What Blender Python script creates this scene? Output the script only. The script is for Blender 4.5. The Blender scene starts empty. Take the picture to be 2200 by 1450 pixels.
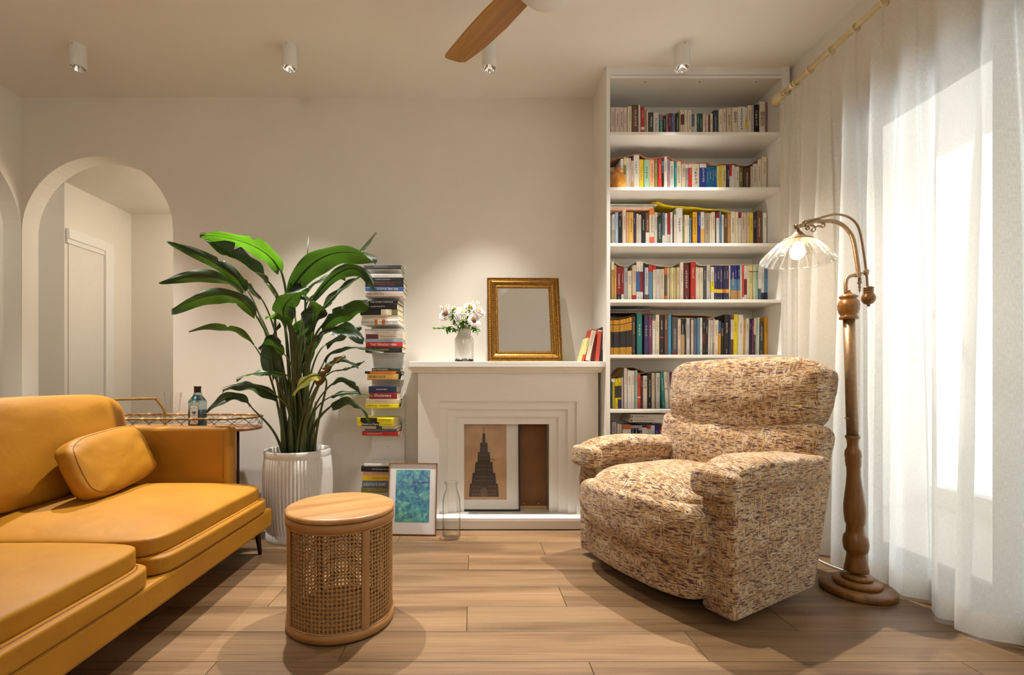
import bpy, bmesh, math, random
from math import sin, cos, pi, sqrt, radians
from mathutils import Vector, Matrix, Euler, noise
SC = bpy.context.scene
COL = SC.collection
HC = 0.93                     # camera height
F, U0, V0 = 1000.0, 1014.0, 816.0   # focal length in pixels of a 2200 px wide frame, principal point

def P(u, v, d):
    """measured point: picture position plus its distance from the camera along the room"""
    return Vector(((u - U0) * d / F, d, HC - (v - V0) * d / F))

# ------------------------------------------------------------------ camera
cam = bpy.data.cameras.new('camera')
cam.sensor_width = 36.0
cam.lens = F * 36.0 / 2200.0
cam.shift_x = (1100 - U0) / 2200.0
cam.shift_y = (V0 - 725) / 2200.0
cam.clip_start = 0.02
cam_o = bpy.data.objects.new('camera', cam)
cam_o.location = (0, 0, HC)
cam_o.rotation_euler = (radians(90), 0, 0)
COL.objects.link(cam_o)
SC.camera = cam_o

# ------------------------------------------------------------------ world, exposure
SKY_STRENGTH = 2.35
SPOT_W = 250.0
FILL_W = 22.0
LAMP_E = 90.0
FILL_GLOBE_E = 13.0
WARM = (1.0, 0.945, 0.88)
w = bpy.data.worlds.new('overcast_sky')
w.use_nodes = True
w.node_tree.nodes['Background'].inputs[0].default_value = (0.93, 0.96, 1.0, 1)
w.node_tree.nodes['Background'].inputs[1].default_value = SKY_STRENGTH
SC.world = w
SC.view_settings.view_transform = 'Standard'
SC.view_settings.look = 'None'
SC.view_settings.gamma = 1.0
SC.view_settings.use_curve_mapping = False
SC.view_settings.exposure = 0.47
SC.cycles.max_bounces = 10
SC.cycles.transparent_max_bounces = 24
SC.cycles.sample_clamp_indirect = 6.0

# ------------------------------------------------------------------ helpers
def lin(c):
    c = c / 255.0
    return c / 12.92 if c <= 0.04045 else ((c + 0.055) / 1.055) ** 2.4

def rgb(r, g, b):
    return (lin(r), lin(g), lin(b), 1.0)

MATS = {}
def nt_mat(name):
    m = bpy.data.materials.new(name)
    m.use_nodes = True
    nt = m.node_tree
    for n in list(nt.nodes):
        nt.nodes.remove(n)
    out = nt.nodes.new('ShaderNodeOutputMaterial')
    return m, nt, out

def N(nt, kind, **kw):
    n = nt.nodes.new('ShaderNode' + kind)
    for k, v in kw.items():
        if k.startswith('i_'):
            key = k[2:]
            key = int(key) if key.isdigit() else key.replace('_', ' ')
            n.inputs[key].default_value = v
        else:
            setattr(n, k, v)
    return n

def L(nt, a, b):
    nt.links.new(a, b)

def ramp(nt, fac, stops, interp='LINEAR'):
    r = N(nt, 'ValToRGB')
    r.color_ramp.interpolation = interp
    el = r.color_ramp.elements
    el[0].position, el[0].color = stops[0]
    el[1].position, el[1].color = stops[-1]
    for p, c in stops[1:-1]:
        e = el.new(p); e.color = c
    if fac is not None:
        L(nt, fac, r.inputs[0])
    return r

def mat(name, col, rough=0.5, metal=0.0, vary=0.06, scale=18.0, bump=0.0, bscale=None, spec=0.5, emit=None, stretch=(1, 1, 1), coat=0.0):
    """painted, printed, metal or stone surface: one colour with fine procedural unevenness"""
    if name in MATS:
        return MATS[name]
    m, nt, out = nt_mat(name)
    b = N(nt, 'BsdfPrincipled')
    L(nt, b.outputs[0], out.inputs[0])
    b.inputs['Roughness'].default_value = rough
    b.inputs['Metallic'].default_value = metal
    b.inputs['Specular IOR Level'].default_value = spec
    b.inputs['Coat Weight'].default_value = coat
    tc = N(nt, 'TexCoord'); mp = N(nt, 'Mapping')
    mp.inputs['Scale'].default_value = stretch
    L(nt, tc.outputs['Object'], mp.inputs[0])
    n = N(nt, 'TexNoise'); n.inputs['Scale'].default_value = scale; n.inputs['Detail'].default_value = 4
    L(nt, mp.outputs[0], n.inputs['Vector'])
    lo = tuple(c * (1 - vary) for c in col[:3]) + (1,)
    hi = tuple(min(1, c * (1 + vary)) for c in col[:3]) + (1,)
    r = ramp(nt, n.outputs[0], [(0.3, lo), (0.7, hi)])
    L(nt, r.outputs[0], b.inputs['Base Color'])
    if bump:
        n2 = N(nt, 'TexNoise'); n2.inputs['Scale'].default_value = bscale or scale * 6; n2.inputs['Detail'].default_value = 5
        L(nt, mp.outputs[0], n2.inputs['Vector'])
        bp = N(nt, 'Bump'); bp.inputs['Strength'].default_value = bump; bp.inputs['Distance'].default_value = 0.004
        L(nt, n2.outputs[0], bp.inputs['Height']); L(nt, bp.outputs[0], b.inputs['Normal'])
    if emit:
        b.inputs['Emission Color'].default_value = emit[0]
        b.inputs['Emission Strength'].default_value = emit[1]
    MATS[name] = m
    return m

def wood(name, dark, mid, light, rough=0.45, axis='X', scale=1.0, rand=True, bump=0.05, rings=5.0):
    """wood with long grain along one object axis; each piece gets its own stretch of grain"""
    if name in MATS:
        return MATS[name]
    m, nt, out = nt_mat(name)
    b = N(nt, 'BsdfPrincipled'); L(nt, b.outputs[0], out.inputs[0])
    b.inputs['Roughness'].default_value = rough
    tc = N(nt, 'TexCoord'); mp = N(nt, 'Mapping')
    sc = {'X': (0.9, 11, 11), 'Y': (11, 0.9, 11), 'Z': (11, 11, 0.9)}[axis]
    mp.inputs['Scale'].default_value = tuple(s * scale for s in sc)
    if rand:
        oi = N(nt, 'ObjectInfo'); mul = N(nt, 'VectorMath', operation='SCALE'); cx = N(nt, 'CombineXYZ')
        for k in range(3): L(nt, oi.outputs['Random'], cx.inputs[k])
        L(nt, cx.outputs[0], mul.inputs[0]); mul.inputs['Scale'].default_value = 37.0
        add = N(nt, 'VectorMath', operation='ADD'); L(nt, tc.outputs['Object'], add.inputs[0]); L(nt, mul.outputs[0], add.inputs[1])
        L(nt, add.outputs[0], mp.inputs[0])
    else:
        L(nt, tc.outputs['Object'], mp.inputs[0])
    n1 = N(nt, 'TexNoise'); n1.inputs['Scale'].default_value = 0.8; n1.inputs['Detail'].default_value = 2; n1.inputs['Distortion'].default_value = 0.6
    L(nt, mp.outputs[0], n1.inputs['Vector'])
    wv = N(nt, 'Math', operation='MULTIPLY'); L(nt, n1.outputs[0], wv.inputs[0]); wv.inputs[1].default_value = rings
    fr = N(nt, 'Math', operation='PINGPONG'); L(nt, wv.outputs[0], fr.inputs[0]); fr.inputs[1].default_value = 1.0
    mp2 = N(nt, 'Mapping'); mp2.inputs['Scale'].default_value = (1.3, 5, 5) if axis == 'X' else ((5, 1.3, 5) if axis == 'Y' else (5, 5, 1.3))
    L(nt, mp.outputs[0], mp2.inputs[0])
    n2 = N(nt, 'TexNoise'); n2.inputs['Scale'].default_value = 2.2; n2.inputs['Detail'].default_value = 8; n2.inputs['Roughness'].default_value = 0.72
    L(nt, mp2.outputs[0], n2.inputs['Vector'])
    mx = N(nt, 'Mix'); mx.data_type = 'FLOAT'; mx.inputs[0].default_value = 0.72
    L(nt, fr.outputs[0], mx.inputs[2]); L(nt, n2.outputs[0], mx.inputs[3])
    r = ramp(nt, mx.outputs[0], [(0.26, dark), (0.5, mid), (0.74, light)])
    col = r.outputs[0]
    if rand:
        hs = N(nt, 'HueSaturation')
        mr = N(nt, 'MapRange'); mr.inputs[3].default_value = 0.86; mr.inputs[4].default_value = 1.12
        L(nt, oi.outputs['Random'], mr.inputs[0]); L(nt, mr.outputs[0], hs.inputs['Value']); L(nt, col, hs.inputs['Color'])
        col = hs.outputs[0]
    L(nt, col, b.inputs['Base Color'])
    bp = N(nt, 'Bump'); bp.inputs['Strength'].default_value = bump; bp.inputs['Distance'].default_value = 0.002
    L(nt, n2.outputs[0], bp.inputs['Height']); L(nt, bp.outputs[0], b.inputs['Normal'])
    MATS[name] = m
    return m

def thin_glass(name, tint=(1, 1, 1, 1), gloss=0.12, rough=0.02, edge=0.45, dark=None):
    if name in MATS:
        return MATS[name]
    m, nt, out = nt_mat(name)
    t = N(nt, 'BsdfTransparent'); t.inputs[0].default_value = tint
    if dark:      # thick walls seen edge-on take more light away
        l2 = N(nt, 'LayerWeight'); l2.inputs['Blend'].default_value = 0.5
        L(nt, ramp(nt, l2.outputs['Facing'], [(0.55, tint), (0.97, (dark, dark, dark * 0.97, 1))]).outputs[0], t.inputs[0])
    g = N(nt, 'BsdfGlossy'); g.inputs['Roughness'].default_value = rough
    lw = N(nt, 'LayerWeight'); lw.inputs['Blend'].default_value = 0.5
    pw = N(nt, 'Math', operation='POWER'); L(nt, lw.outputs['Facing'], pw.inputs[0]); pw.inputs[1].default_value = 3.0
    ad = N(nt, 'Math', operation='MULTIPLY_ADD'); L(nt, pw.outputs[0], ad.inputs[0]); ad.inputs[1].default_value = edge; ad.inputs[2].default_value = gloss
    mx = N(nt, 'MixShader'); L(nt, ad.outputs[0], mx.inputs[0]); L(nt, t.outputs[0], mx.inputs[1]); L(nt, g.outputs[0], mx.inputs[2])
    L(nt, mx.outputs[0], out.inputs[0])
    MATS[name] = m
    return m

class MB:
    """collects shapes and links them as one mesh object"""
    def __init__(s):
        s.v, s.f, s.sm, s.uv = [], [], [], {}
    def add(s, vs, fs, smooth=False):
        o = len(s.v)
        s.v += [tuple(p) for p in vs]
        for f in fs:
            s.f.append(tuple(i + o for i in f)); s.sm.append(smooth)
        return s
    def box(s, c, size, rot=None, bev=0.0):
        hx, hy, hz = size[0] / 2, size[1] / 2, size[2] / 2
        if bev > 0:
            bm = bmesh.new(); bmesh.ops.create_cube(bm, size=1.0)
            for v in bm.verts: v.co = Vector((v.co.x * size[0], v.co.y * size[1], v.co.z * size[2]))
            bmesh.ops.bevel(bm, geom=list(bm.edges), offset=bev, segments=2, affect='EDGES', profile=0.5)
            bm.verts.index_update()
            vs = [v.co.copy() for v in bm.verts]; fs = [tuple(v.index for v in f.verts) for f in bm.faces]; bm.free()
        else:
            vs = [Vector((x * hx, y * hy, z * hz)) for x in (-1, 1) for y in (-1, 1) for z in (-1, 1)]
            fs = [(0, 1, 3, 2), (4, 6, 7, 5), (0, 4, 5, 1), (2, 3, 7, 6), (0, 2, 6, 4), (1, 5, 7, 3)]
        if rot is not None:
            R = rot if isinstance(rot, Matrix) else Euler(rot).to_matrix()
            vs = [R @ v for v in vs]
        c = Vector(c)
        return s.add([v + c for v in vs], fs, False)
    def bb(s, x0, x1, y0, y1, z0, z1, bev=0.0):
        return s.box(((x0 + x1) / 2, (y0 + y1) / 2, (z0 + z1) / 2), (abs(x1 - x0), abs(y1 - y0), abs(z1 - z0)), None, bev)
    def tube(s, pts, r, seg=8, cap=True, closed=False):
        pts = [Vector(p) for p in pts]; n = len(pts)
        rr = r if isinstance(r, (list, tuple)) else [r] * n
        vs, fs = [], []
        prev = None
        for i, p in enumerate(pts):
            if closed: t = pts[(i + 1) % n] - pts[i - 1]
            else: t = pts[min(i + 1, n - 1)] - pts[max(i - 1, 0)]
            t.normalize()
            if prev is None:
                a = Vector((0, 0, 1)) if abs(t.z) < 0.9 else Vector((1, 0, 0))
                x = t.cross(a).normalized()
            else:
                x = (prev - t * prev.dot(t))
                x = x.normalized() if x.length > 1e-6 else t.orthogonal().normalized()
            y = t.cross(x); prev = x
            for k in range(seg):
                a = 2 * pi * k / seg
                vs.append(p + (x * cos(a) + y * sin(a)) * rr[i])
        m = n if closed else n - 1
        for i in range(m):
            j = (i + 1) % n
            for k in range(seg):
                l = (k + 1) % seg
                fs.append((i * seg + k, i * seg + l, j * seg + l, j * seg + k))
        s.add(vs, fs, True)
        if cap and not closed:
            o = len(s.v) - len(vs)
            s.f.append(tuple(o + k for k in range(seg))[::-1]); s.sm.append(False)
            s.f.append(tuple(o + (n - 1) * seg + k for k in range(seg))); s.sm.append(False)
        return s
    def lathe(s, prof, c=(0, 0, 0), seg=32, flute=None, xf=None, smooth=True, cap=True):
        """profile of (radius, height) turned about the vertical; flute(a) scales the radius"""
        vs, fs = [], []; n = len(prof)
        for i, (r, z) in enumerate(prof):
            for k in range(seg):
                a = 2 * pi * k / seg
                q = r * (flute(a, i) if flute else 1.0)
                p = Vector((q * cos(a), q * sin(a), z))
                if xf: p = xf(p)
                vs.append(p + Vector(c))
        for i in range(n - 1):
            for k in range(seg):
                l = (k + 1) % seg
                fs.append((i * seg + k, i * seg + l, (i + 1) * seg + l, (i + 1) * seg + k))
        if cap:
            if prof[0][0] > 1e-5: fs.append(tuple(range(seg))[::-1])
            if prof[-1][0] > 1e-5: fs.append(tuple((n - 1) * seg + k for k in range(seg)))
        return s.add(vs, fs, smooth)
    def grid(s, fn, nu, nv, smooth=True, uv=False):
        vs = [fn(i / nu, j / nv) for i in range(nu + 1) for j in range(nv + 1)]
        fs = [(i * (nv + 1) + j, (i + 1) * (nv + 1) + j, (i + 1) * (nv + 1) + j + 1, i * (nv + 1) + j + 1) for i in range(nu) for j in range(nv)]
        o = len(s.v)
        s.add(vs, fs, smooth)
        if uv:
            for i in range(nu + 1):
                for j in range(nv + 1):
                    s.uv[o + i * (nv + 1) + j] = (i / nu, j / nv)
        return s
    def soft(s, c, size, k=4.0, n=10, rot=None, fn=None):
        """cushion-like rounded block"""
        c = Vector(c); kz = k
        R = None
        if rot is not None: R = rot if isinstance(rot, Matrix) else Euler(rot).to_matrix()
        idx, vs, fs = {}, [], []
        def vid(p):
            key = (round(p[0], 4), round(p[1], 4), round(p[2], 4))
            if key not in idx:
                q = (abs(p[0]) ** k + abs(p[1]) ** k + abs(p[2]) ** k) ** (1.0 / k)
                w_ = Vector((p[0] / q * size[0] / 2, p[1] / q * size[1] / 2, p[2] / q * size[2] / 2))
                if fn: w_ = fn(w_, Vector((p[0] / q, p[1] / q, p[2] / q)))
                if R is not None: w_ = R @ w_
                idx[key] = len(vs); vs.append(w_ + c)
            return idx[key]
        def e(t):  # denser near the edges
            t = 2.0 * t - 1.0
            return sin(t * pi / 2 * 0.96) / sin(pi / 2 * 0.96)
        for ax in range(3):
            for sg in (-1, 1):
                for i in range(n):
                    for j in range(n):
                        q = []
                        for a, b in ((i, j), (i + 1, j), (i + 1, j + 1), (i, j + 1)):
                            p = [0, 0, 0]; p[ax] = sg; p[(ax + 1) % 3] = e(a / n) ; p[(ax + 2) % 3] = e(b / n)
                            q.append(vid(p))
                        if sg < 0: q = q[::-1]
                        fs.append(tuple(q))
        return s.add(vs, fs, True)
    def prism(s, poly, d0, d1, plane='XZ', bev=0.0):
        """outline in one plane pushed along the third axis from d0 to d1"""
        def to(p, d):
            if plane == 'XZ': return Vector((p[0], d, p[1]))
            if plane == 'YZ': return Vector((d, p[0], p[1]))
            return Vector((p[0], p[1], d))
        n = len(poly)
        bm = bmesh.new()
        a = [bm.verts.new(to(p, d0)) for p in poly]; b = [bm.verts.new(to(p, d1)) for p in poly]
        bm.faces.new(a); bm.faces.new(b[::-1])
        for i in range(n):
            j = (i + 1) % n
            bm.faces.new((a[j], a[i], b[i], b[j]))
        bmesh.ops.recalc_face_normals(bm, faces=bm.faces)
        if bev: bmesh.ops.bevel(bm, geom=list(bm.edges), offset=bev, segments=3, affect='EDGES', profile=0.5)
        bm.verts.index_update()
        vs = [v.co.copy() for v in bm.verts]; fs = [tuple(v.index for v in f.verts) for f in bm.faces]
        bm.free()
        return s.add(vs, fs, bev > 0)
    def mesh(s, name, m=None, off=None):
        me = bpy.data.meshes.new(name)
        vs = s.v if off is None else [(x - off[0], y - off[1], z - off[2]) for x, y, z in s.v]
        me.from_pydata(vs, [], s.f)
        me.polygons.foreach_set('use_smooth', s.sm)
        if s.uv:
            ul = me.uv_layers.new(name='UVMap')
            for lp in me.loops:
                ul.data[lp.index].uv = s.uv.get(lp.vertex_index, (0, 0))
        if m is not None: me.materials.append(m)
        me.update()
        return me
    def obj(s, name, m, parent=None, world=True):
        """link as one object; with a parent, coordinates given in the room are taken relative to the parent's place"""
        off = None
        if parent is not None and world:
            pl = Vector(parent.location)
            if parent.parent: pl = pl + Vector(parent.parent.location)
            off = pl
        o = bpy.data.objects.new(name, s.mesh(name, m, off))
        COL.objects.link(o)
        if parent is not None: o.parent = parent
        return o

def link_mesh(name, me, parent=None, loc=(0, 0, 0), rot=(0, 0, 0), scale=(1, 1, 1)):
    o = bpy.data.objects.new(name, me); COL.objects.link(o)
    o.location = loc; o.rotation_euler = rot; o.scale = scale
    if parent is not None: o.parent = parent
    return o

def tag(o, label=None, cat=None, group=None, kind=None):
    if label: o['label'] = label
    if cat: o['category'] = cat
    if group: o['group'] = group
    if kind: o['kind'] = kind
    return o

def thing(name, loc, label, cat, group=None, rot=(0, 0, 0)):
    o = bpy.data.objects.new(name, None); COL.objects.link(o)
    o.location = loc; o.rotation_euler = rot; o.empty_display_size = 0.05
    return tag(o, label, cat, group)

TXT = {}
def text_mesh(body, m):
    """flat lettering as mesh, lower left at the origin; returns mesh, width, height"""
    key = (body, m.name)
    if key in TXT: return TXT[key]
    c = bpy.data.curves.new('lettering', 'FONT'); c.body = body; c.resolution_u = 2
    o = bpy.data.objects.new('lettering', c)
    me = bpy.data.meshes.new_from_object(o)
    bpy.data.objects.remove(o); bpy.data.curves.remove(c)
    xs = [v.co.x for v in me.vertices]; ys = [v.co.y for v in me.vertices]
    x0, y0 = min(xs), min(ys)
    for v in me.vertices: v.co.x -= x0; v.co.y -= y0
    me.materials.clear(); me.materials.append(m); me.name = 'lettering'
    TXT[key] = (me, max(xs) - x0, max(ys) - y0)
    return TXT[key]

def text_h(name, body, m, x0, x1, z0, z1, y, parent, center=True):
    """lettering reading left to right on a plane facing the camera side, fitted into a rectangle (parent space)"""
    me, w_, h_ = text_mesh(body, m)
    s = min((x1 - x0) / w_, (z1 - z0) / h_)
    sx = s; sz = s
    ox = x0 + ((x1 - x0) - w_ * sx) / 2 if center else x0
    oz = z0 + ((z1 - z0) - h_ * sz) / 2
    return link_mesh(name, me, parent, (ox, y, oz), (radians(90), 0, 0), (sx, sz, 1))
def text_v(name, body, m, x0, x1, z0, z1, y, parent):
    """lettering turned to read downwards on a spine"""
    me, w_, h_ = text_mesh(body, m)
    s = min((z1 - z0) / w_, (x1 - x0) / h_)
    return link_mesh(name, me, parent, ((x0 + x1) / 2 - h_ * s / 2, y, z1 - ((z1 - z0) - w_ * s) / 2), (radians(90), radians(90), 0), (s, s, 1))

ORD = 'first second third fourth fifth sixth seventh eighth ninth tenth eleventh twelfth thirteenth fourteenth fifteenth sixteenth seventeenth eighteenth nineteenth twentieth'.split()
TENS = {2: 'twenty', 3: 'thirty', 4: 'forty', 5: 'fifty', 6: 'sixty', 7: 'seventy'}
TENTH = {30: 'thirtieth', 40: 'fortieth', 50: 'fiftieth', 60: 'sixtieth', 70: 'seventieth'}
def ordinal(n):
    if n <= 20: return ORD[n - 1]
    if n % 10 == 0: return TENTH[n]
    return TENS[n // 10] + '-' + ORD[n % 10 - 1]
random.seed(7)
# ------------------------------------------------------------------ the room itself
M_WALL = mat('warm_white_plaster', rgb(232, 226, 214), 0.92, vary=0.015, scale=3, bump=0.04, bscale=220)
M_CEIL = mat('ceiling_paint', rgb(236, 231, 220), 0.92, vary=0.012, scale=3, bump=0.03, bscale=200)
M_WHITE = mat('white_lacquer', rgb(236, 234, 228), 0.42, vary=0.01, scale=6)
M_PLANK = wood('oak_plank', rgb(82, 60, 40), rgb(122, 94, 64), rgb(144, 116, 84), 0.40, 'X', 1.0, True, 0.06, 3.0)
M_SUB = mat('dark_joint', rgb(48, 32, 20), 0.8)
RW = 1.96                 # window wall
LW = -3.05                # wall with the side arch
BW = 3.15                 # far wall
CH = 2.84                 # ceiling height
def struct(o): return tag(o, kind='structure')

fl = struct(MB().bb(-5.2, 2.1, -2.6, 5.2, -0.10, -0.012).obj('floor', M_SUB))
pitch, plen, gap = 0.1868, 1.228, 0.0022
row_off = {}
seam0 = 2.657
full = None
# end joints read off the photograph, one per row (rows counted towards the camera from the seam at 2.657 m)
joint = {0: 0.39, 1: -0.018, 2: 0.78, 3: 0.389, 4: -0.0195, 5: -0.442, 6: 0.386, -1: 0.80, -2: -0.30}
for k in range(-3, 28):
    y1 = seam0 - k * pitch; y0 = y1 - pitch
    if y1 < -2.45: break
    yt = min(y1, BW)
    j = joint.get(k, (k * 0.437) % plen)
    x = j - plen * math.ceil((j - LW) / plen)
    while x < RW + 0.1:
        a, b = max(x, LW), min(x + plen, RW + 0.14)
        if b - a > 0.02:
            if b - a > plen - 0.001 and yt == y1:
                if full is None:
                    full = MB().box((0, 0, -0.006), (plen - gap, pitch - gap, 0.012), None, 0.0008).mesh('floor_plank', M_PLANK)
                link_mesh('floor_plank', full, fl, ((a + b) / 2, (y0 + yt) / 2, 0))
            else:
                me = MB().box((0, 0, -0.006), (b - a - gap, yt - y0 - gap, 0.012), None, 0.0008).mesh('floor_plank', M_PLANK)
                link_mesh('floor_plank', me, fl, ((a + b) / 2, (y0 + yt) / 2, 0))
        x += plen
struct(MB().bb(-3.30, 2.10, -2.6, 3.27, CH, CH + 0.1).obj('ceiling', M_CEIL))

def arch_wall(name, a0, a1, o0, o1, spring, top, t0, t1, plane):
    """wall slab from a0 to a1 with a round-headed opening o0..o1; t0,t1 = its two faces"""
    mb = MB(); n = 40; cx = (o0 + o1) / 2; r = (o1 - o0) / 2
    def q(a, t, z): return Vector((a, t, z)) if plane == 'XZ' else Vector((t, a, z))
    def slab(p0, p1, z00, z01, z1):   # piece with bottom heights z00..z01 and flat top z1
        vs = [q(p0, t0, z00), q(p1, t0, z01), q(p1, t0, z1), q(p0, t0, z1), q(p0, t1, z00), q(p1, t1, z01), q(p1, t1, z1), q(p0, t1, z1)]
        mb.add(vs, [(0, 1, 2, 3), (5, 4, 7, 6), (0, 4, 5, 1)])
    if a0 < o0: slab(a0, o0, 0, 0, top)
    if o1 < a1: slab(o1, a1, 0, 0, top)
    pts = [(cx - r * cos(pi * i / n), spring + r * sin(pi * i / n)) for i in range(n + 1)]
    for i in range(n): slab(pts[i][0], pts[i + 1][0], pts[i][1], pts[i + 1][1], top)
    for xx in (o0, o1): mb.add([q(xx, t0, 0), q(xx, t1, 0), q(xx, t1, spring), q(xx, t0, spring)], [(0, 1, 2, 3)])
    for xx in (a0, a1): mb.add([q(xx, t0, 0), q(xx, t1, 0), q(xx, t1, top), q(xx, t0, top)], [(0, 1, 2, 3)])
    bm = bmesh.new(); me = mb.mesh(name, M_WALL); bm.from_mesh(me)
    bmesh.ops.remove_doubles(bm, verts=bm.verts, dist=1e-5); bmesh.ops.recalc_face_normals(bm, faces=bm.faces); bm.to_mesh(me); bm.free()
    return struct(link_mesh(name, me))
arch_wall('wall_back', LW - 0.12, RW + 0.14, -3.046, -2.022, 1.93, CH, BW, BW + 0.12, 'XZ')
arch_wall('wall_left', -2.5, BW, 2.128, BW - 0.002, 1.93, CH, LW, LW - 0.12, 'YZ')
struct(MB().bb(LW - 0.12, RW + 0.14, -2.6, -2.5, 0, CH).obj('wall_front', M_WALL))
# window wall: pier beside the bookcase, band above the opening, pier behind the camera
OP0, OP1, OPZ = -1.6, 2.44, 2.33
struct(MB().bb(RW, RW + 0.14, OP1, BW, 0, CH).bb(RW, RW + 0.14, OP0, OP1, OPZ, CH).bb(RW, RW + 0.14, -2.5, OP0, 0, CH).obj('wall_right', M_WALL))

# rooms beyond the arches
HZ = 2.45
struct(MB().bb(-3.126, -1.6, 4.27, 4.37, 0, HZ).obj('wall_hall_end', M_WALL))
struct(MB().bb(-5.2, -3.226, 3.57, 3.67, 0, CH).bb(-3.226, -3.126, 3.57, 4.37, 0, HZ).obj('wall_hall_side', M_WALL))
struct(MB().bb(-1.7, -1.6, 3.27, 4.27, 0, HZ).obj('wall_hall_return', M_WALL))
struct(MB().bb(-3.226, -1.6, 3.27, 4.37, HZ, HZ + 0.08).obj('ceiling_hall', M_CEIL))
struct(MB().bb(-5.2, LW - 0.12, 0.6, 3.67, CH, CH + 0.1).obj('ceiling_side_room', M_CEIL))
struct(MB().bb(-5.2, -5.1, 0.6, 3.67, 0, CH).bb(-5.2, LW - 0.12, 0.5, 0.6, 0, CH).obj('wall_side_room', M_WALL))
# door seen through the arch, in the hall's side wall
d1 = struct(MB().bb(-3.126, -3.118, 3.60, 3.94, 0.005, 2.02).obj('door_1', mat('door_paint', rgb(228, 224, 214), 0.6, vary=0.01)))
for y0, y1, z0, z1 in ((3.94, 4.03, 0, 2.10), (3.58, 3.94, 2.02, 2.10)):
    MB().bb(-3.126, -3.096, y0, y1, z0, z1, 0.004).obj('door_frame', M_WHITE, d1)
MB().bb(-3.126, -3.108, 3.58, 3.94, 1.985, 2.02).obj('door_stop', M_WHITE, d1)

# window: frame, stiles, panes; balcony outside
M_ALU = mat('dark_grey_aluminium', rgb(48, 48, 47), 0.5, 0.3)
M_PANE = thin_glass('window_glass', (0.96, 0.98, 0.98, 1), 0.05)
wx0, wx1 = RW + 0.05, RW + 0.10
win = struct(MB().bb(wx0, wx1, OP0, OP1, OPZ - 0.10, OPZ).bb(wx0, wx1, OP0, OP1, 0, 0.06).bb(wx0, wx1, OP1 - 0.07, OP1, 0.06, OPZ - 0.07).bb(wx0, wx1, OP0, OP0 + 0.07, 0.06, OPZ - 0.07).obj('window_1', M_ALU))
edges = [OP1 - 0.07, 1.74, 0.74, -0.28, OP0 + 0.07]
for i in range(4):
    a, b = edges[i + 1], edges[i]
    for yy in ((a, a + 0.05), (b - 0.05, b)):
        MB().bb(wx0 - 0.01, wx1 - 0.01, yy[0], yy[1], 0.06, OPZ - 0.07, 0.003).obj('window_stile', M_ALU, win)
    for zz in ((0.06, 0.13), (OPZ - 0.14, OPZ - 0.07)):
        MB().bb(wx0 - 0.008, wx1 - 0.012, a + 0.05, b - 0.05, zz[0], zz[1]).obj('window_rail', M_ALU, win)
    MB().bb(RW + 0.065, RW + 0.071, a + 0.05, b - 0.05, 0.13, OPZ - 0.14).obj('window_pane', M_PANE, win)
M_OUT = mat('balcony_render', rgb(238, 235, 228), 0.9, vary=0.03, bump=0.1, bscale=90)
struct(MB().bb(2.10, 3.6, -2.6, 3.75, -0.10, -0.02).obj('balcony_floor', mat('balcony_tile', rgb(190, 182, 170), 0.7)))
struct(MB().bb(2.10, 3.5, -2.6, 3.75, 2.60, 2.75).obj('balcony_ceiling', M_OUT))
struct(MB().bb(2.10, 3.5, 3.55, 3.75, -0.02, 2.60).obj('wall_balcony_end', M_OUT))
struct(MB().bb(3.5, 3.6, -2.6, 3.55, -0.02, 0.12).obj('balcony_kerb', M_OUT))
# ------------------------------------------------------------------ ceiling lamps
M_CHROME = mat('faceted_reflector', rgb(225, 225, 225), 0.12, 1.0, vary=0.02)
M_LED = mat('led_disc', rgb(255, 240, 215), 0.5, emit=((1.0, 0.92, 0.82, 1), 35.0))
M_LEDOFF = mat('led_disc_dim', rgb(255, 240, 215), 0.5, emit=((1.0, 0.86, 0.66, 1), 1.5))
M_LAMPW = mat('lamp_body_white', rgb(228, 226, 220), 0.5, vary=0.01)
def downlight(x, y, label, power, group='surface mounted ceiling spotlights', zc=CH, lit=True, tilt=(radians(-9), 0), cone=80):
    t = thing('ceiling_spotlight', (x, y, zc), label, 'spotlight', group)
    MB().lathe([(0.036, -0.124), (0.040, -0.126), (0.0415, -0.122), (0.0415, 0.0)], seg=32, cap=False).obj('lamp_housing', M_LAMPW, t, False)
    MB().lathe([(0.0385, -0.125), (0.036, -0.118), (0.018, -0.085)], seg=36, flute=lambda a, i: 1 + 0.05 * cos(18 * a), cap=False).obj('reflector', M_CHROME, t, False)
    MB().lathe([(0.0001, -0.084), (0.019, -0.084)], seg=20, cap=False).obj('led_disc', M_LED if lit else M_LEDOFF, t, False)
    MB().box((0, -0.0418, -0.008), (0.004, 0.002, 0.004)).obj('grub_screw', M_ALU, t, False)
    ld = bpy.data.lights.new('spot', 'SPOT'); ld.energy = power; ld.color = WARM; ld.spot_size = radians(cone); ld.spot_blend = 1.0; ld.shadow_soft_size = 0.018
    lo = bpy.data.objects.new('spot', ld); COL.objects.link(lo); lo.parent = t; lo.location = (0, 0, -0.128); lo.rotation_euler = (tilt[0], tilt[1], 0)
    return t
downlight(-2.259, 2.67, 'white cylinder ceiling spotlight above the arch, with a dark reflector', SPOT_W * 0.8, lit=False)
downlight(-1.047, 2.67, 'white cylinder ceiling spotlight above the tall potted plant', SPOT_W)
downlight(0.099, 2.67, 'white cylinder ceiling spotlight half behind the fan blade', SPOT_W)
downlight(1.204, 2.67, 'white cylinder ceiling spotlight in front of the bookcase top', SPOT_W)
for i, x in enumerate((-2.0, -0.6, 0.8)):
    downlight(x, -0.9, ['added fill spotlight behind the viewer on the sofa side', 'added fill spotlight behind the viewer in mid room', 'added fill spotlight behind the viewer on the window side'][i], FILL_W, 'added fill spotlights behind the viewer', cone=120)  # unseen spots added as fill for surfaces facing the camera
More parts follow.
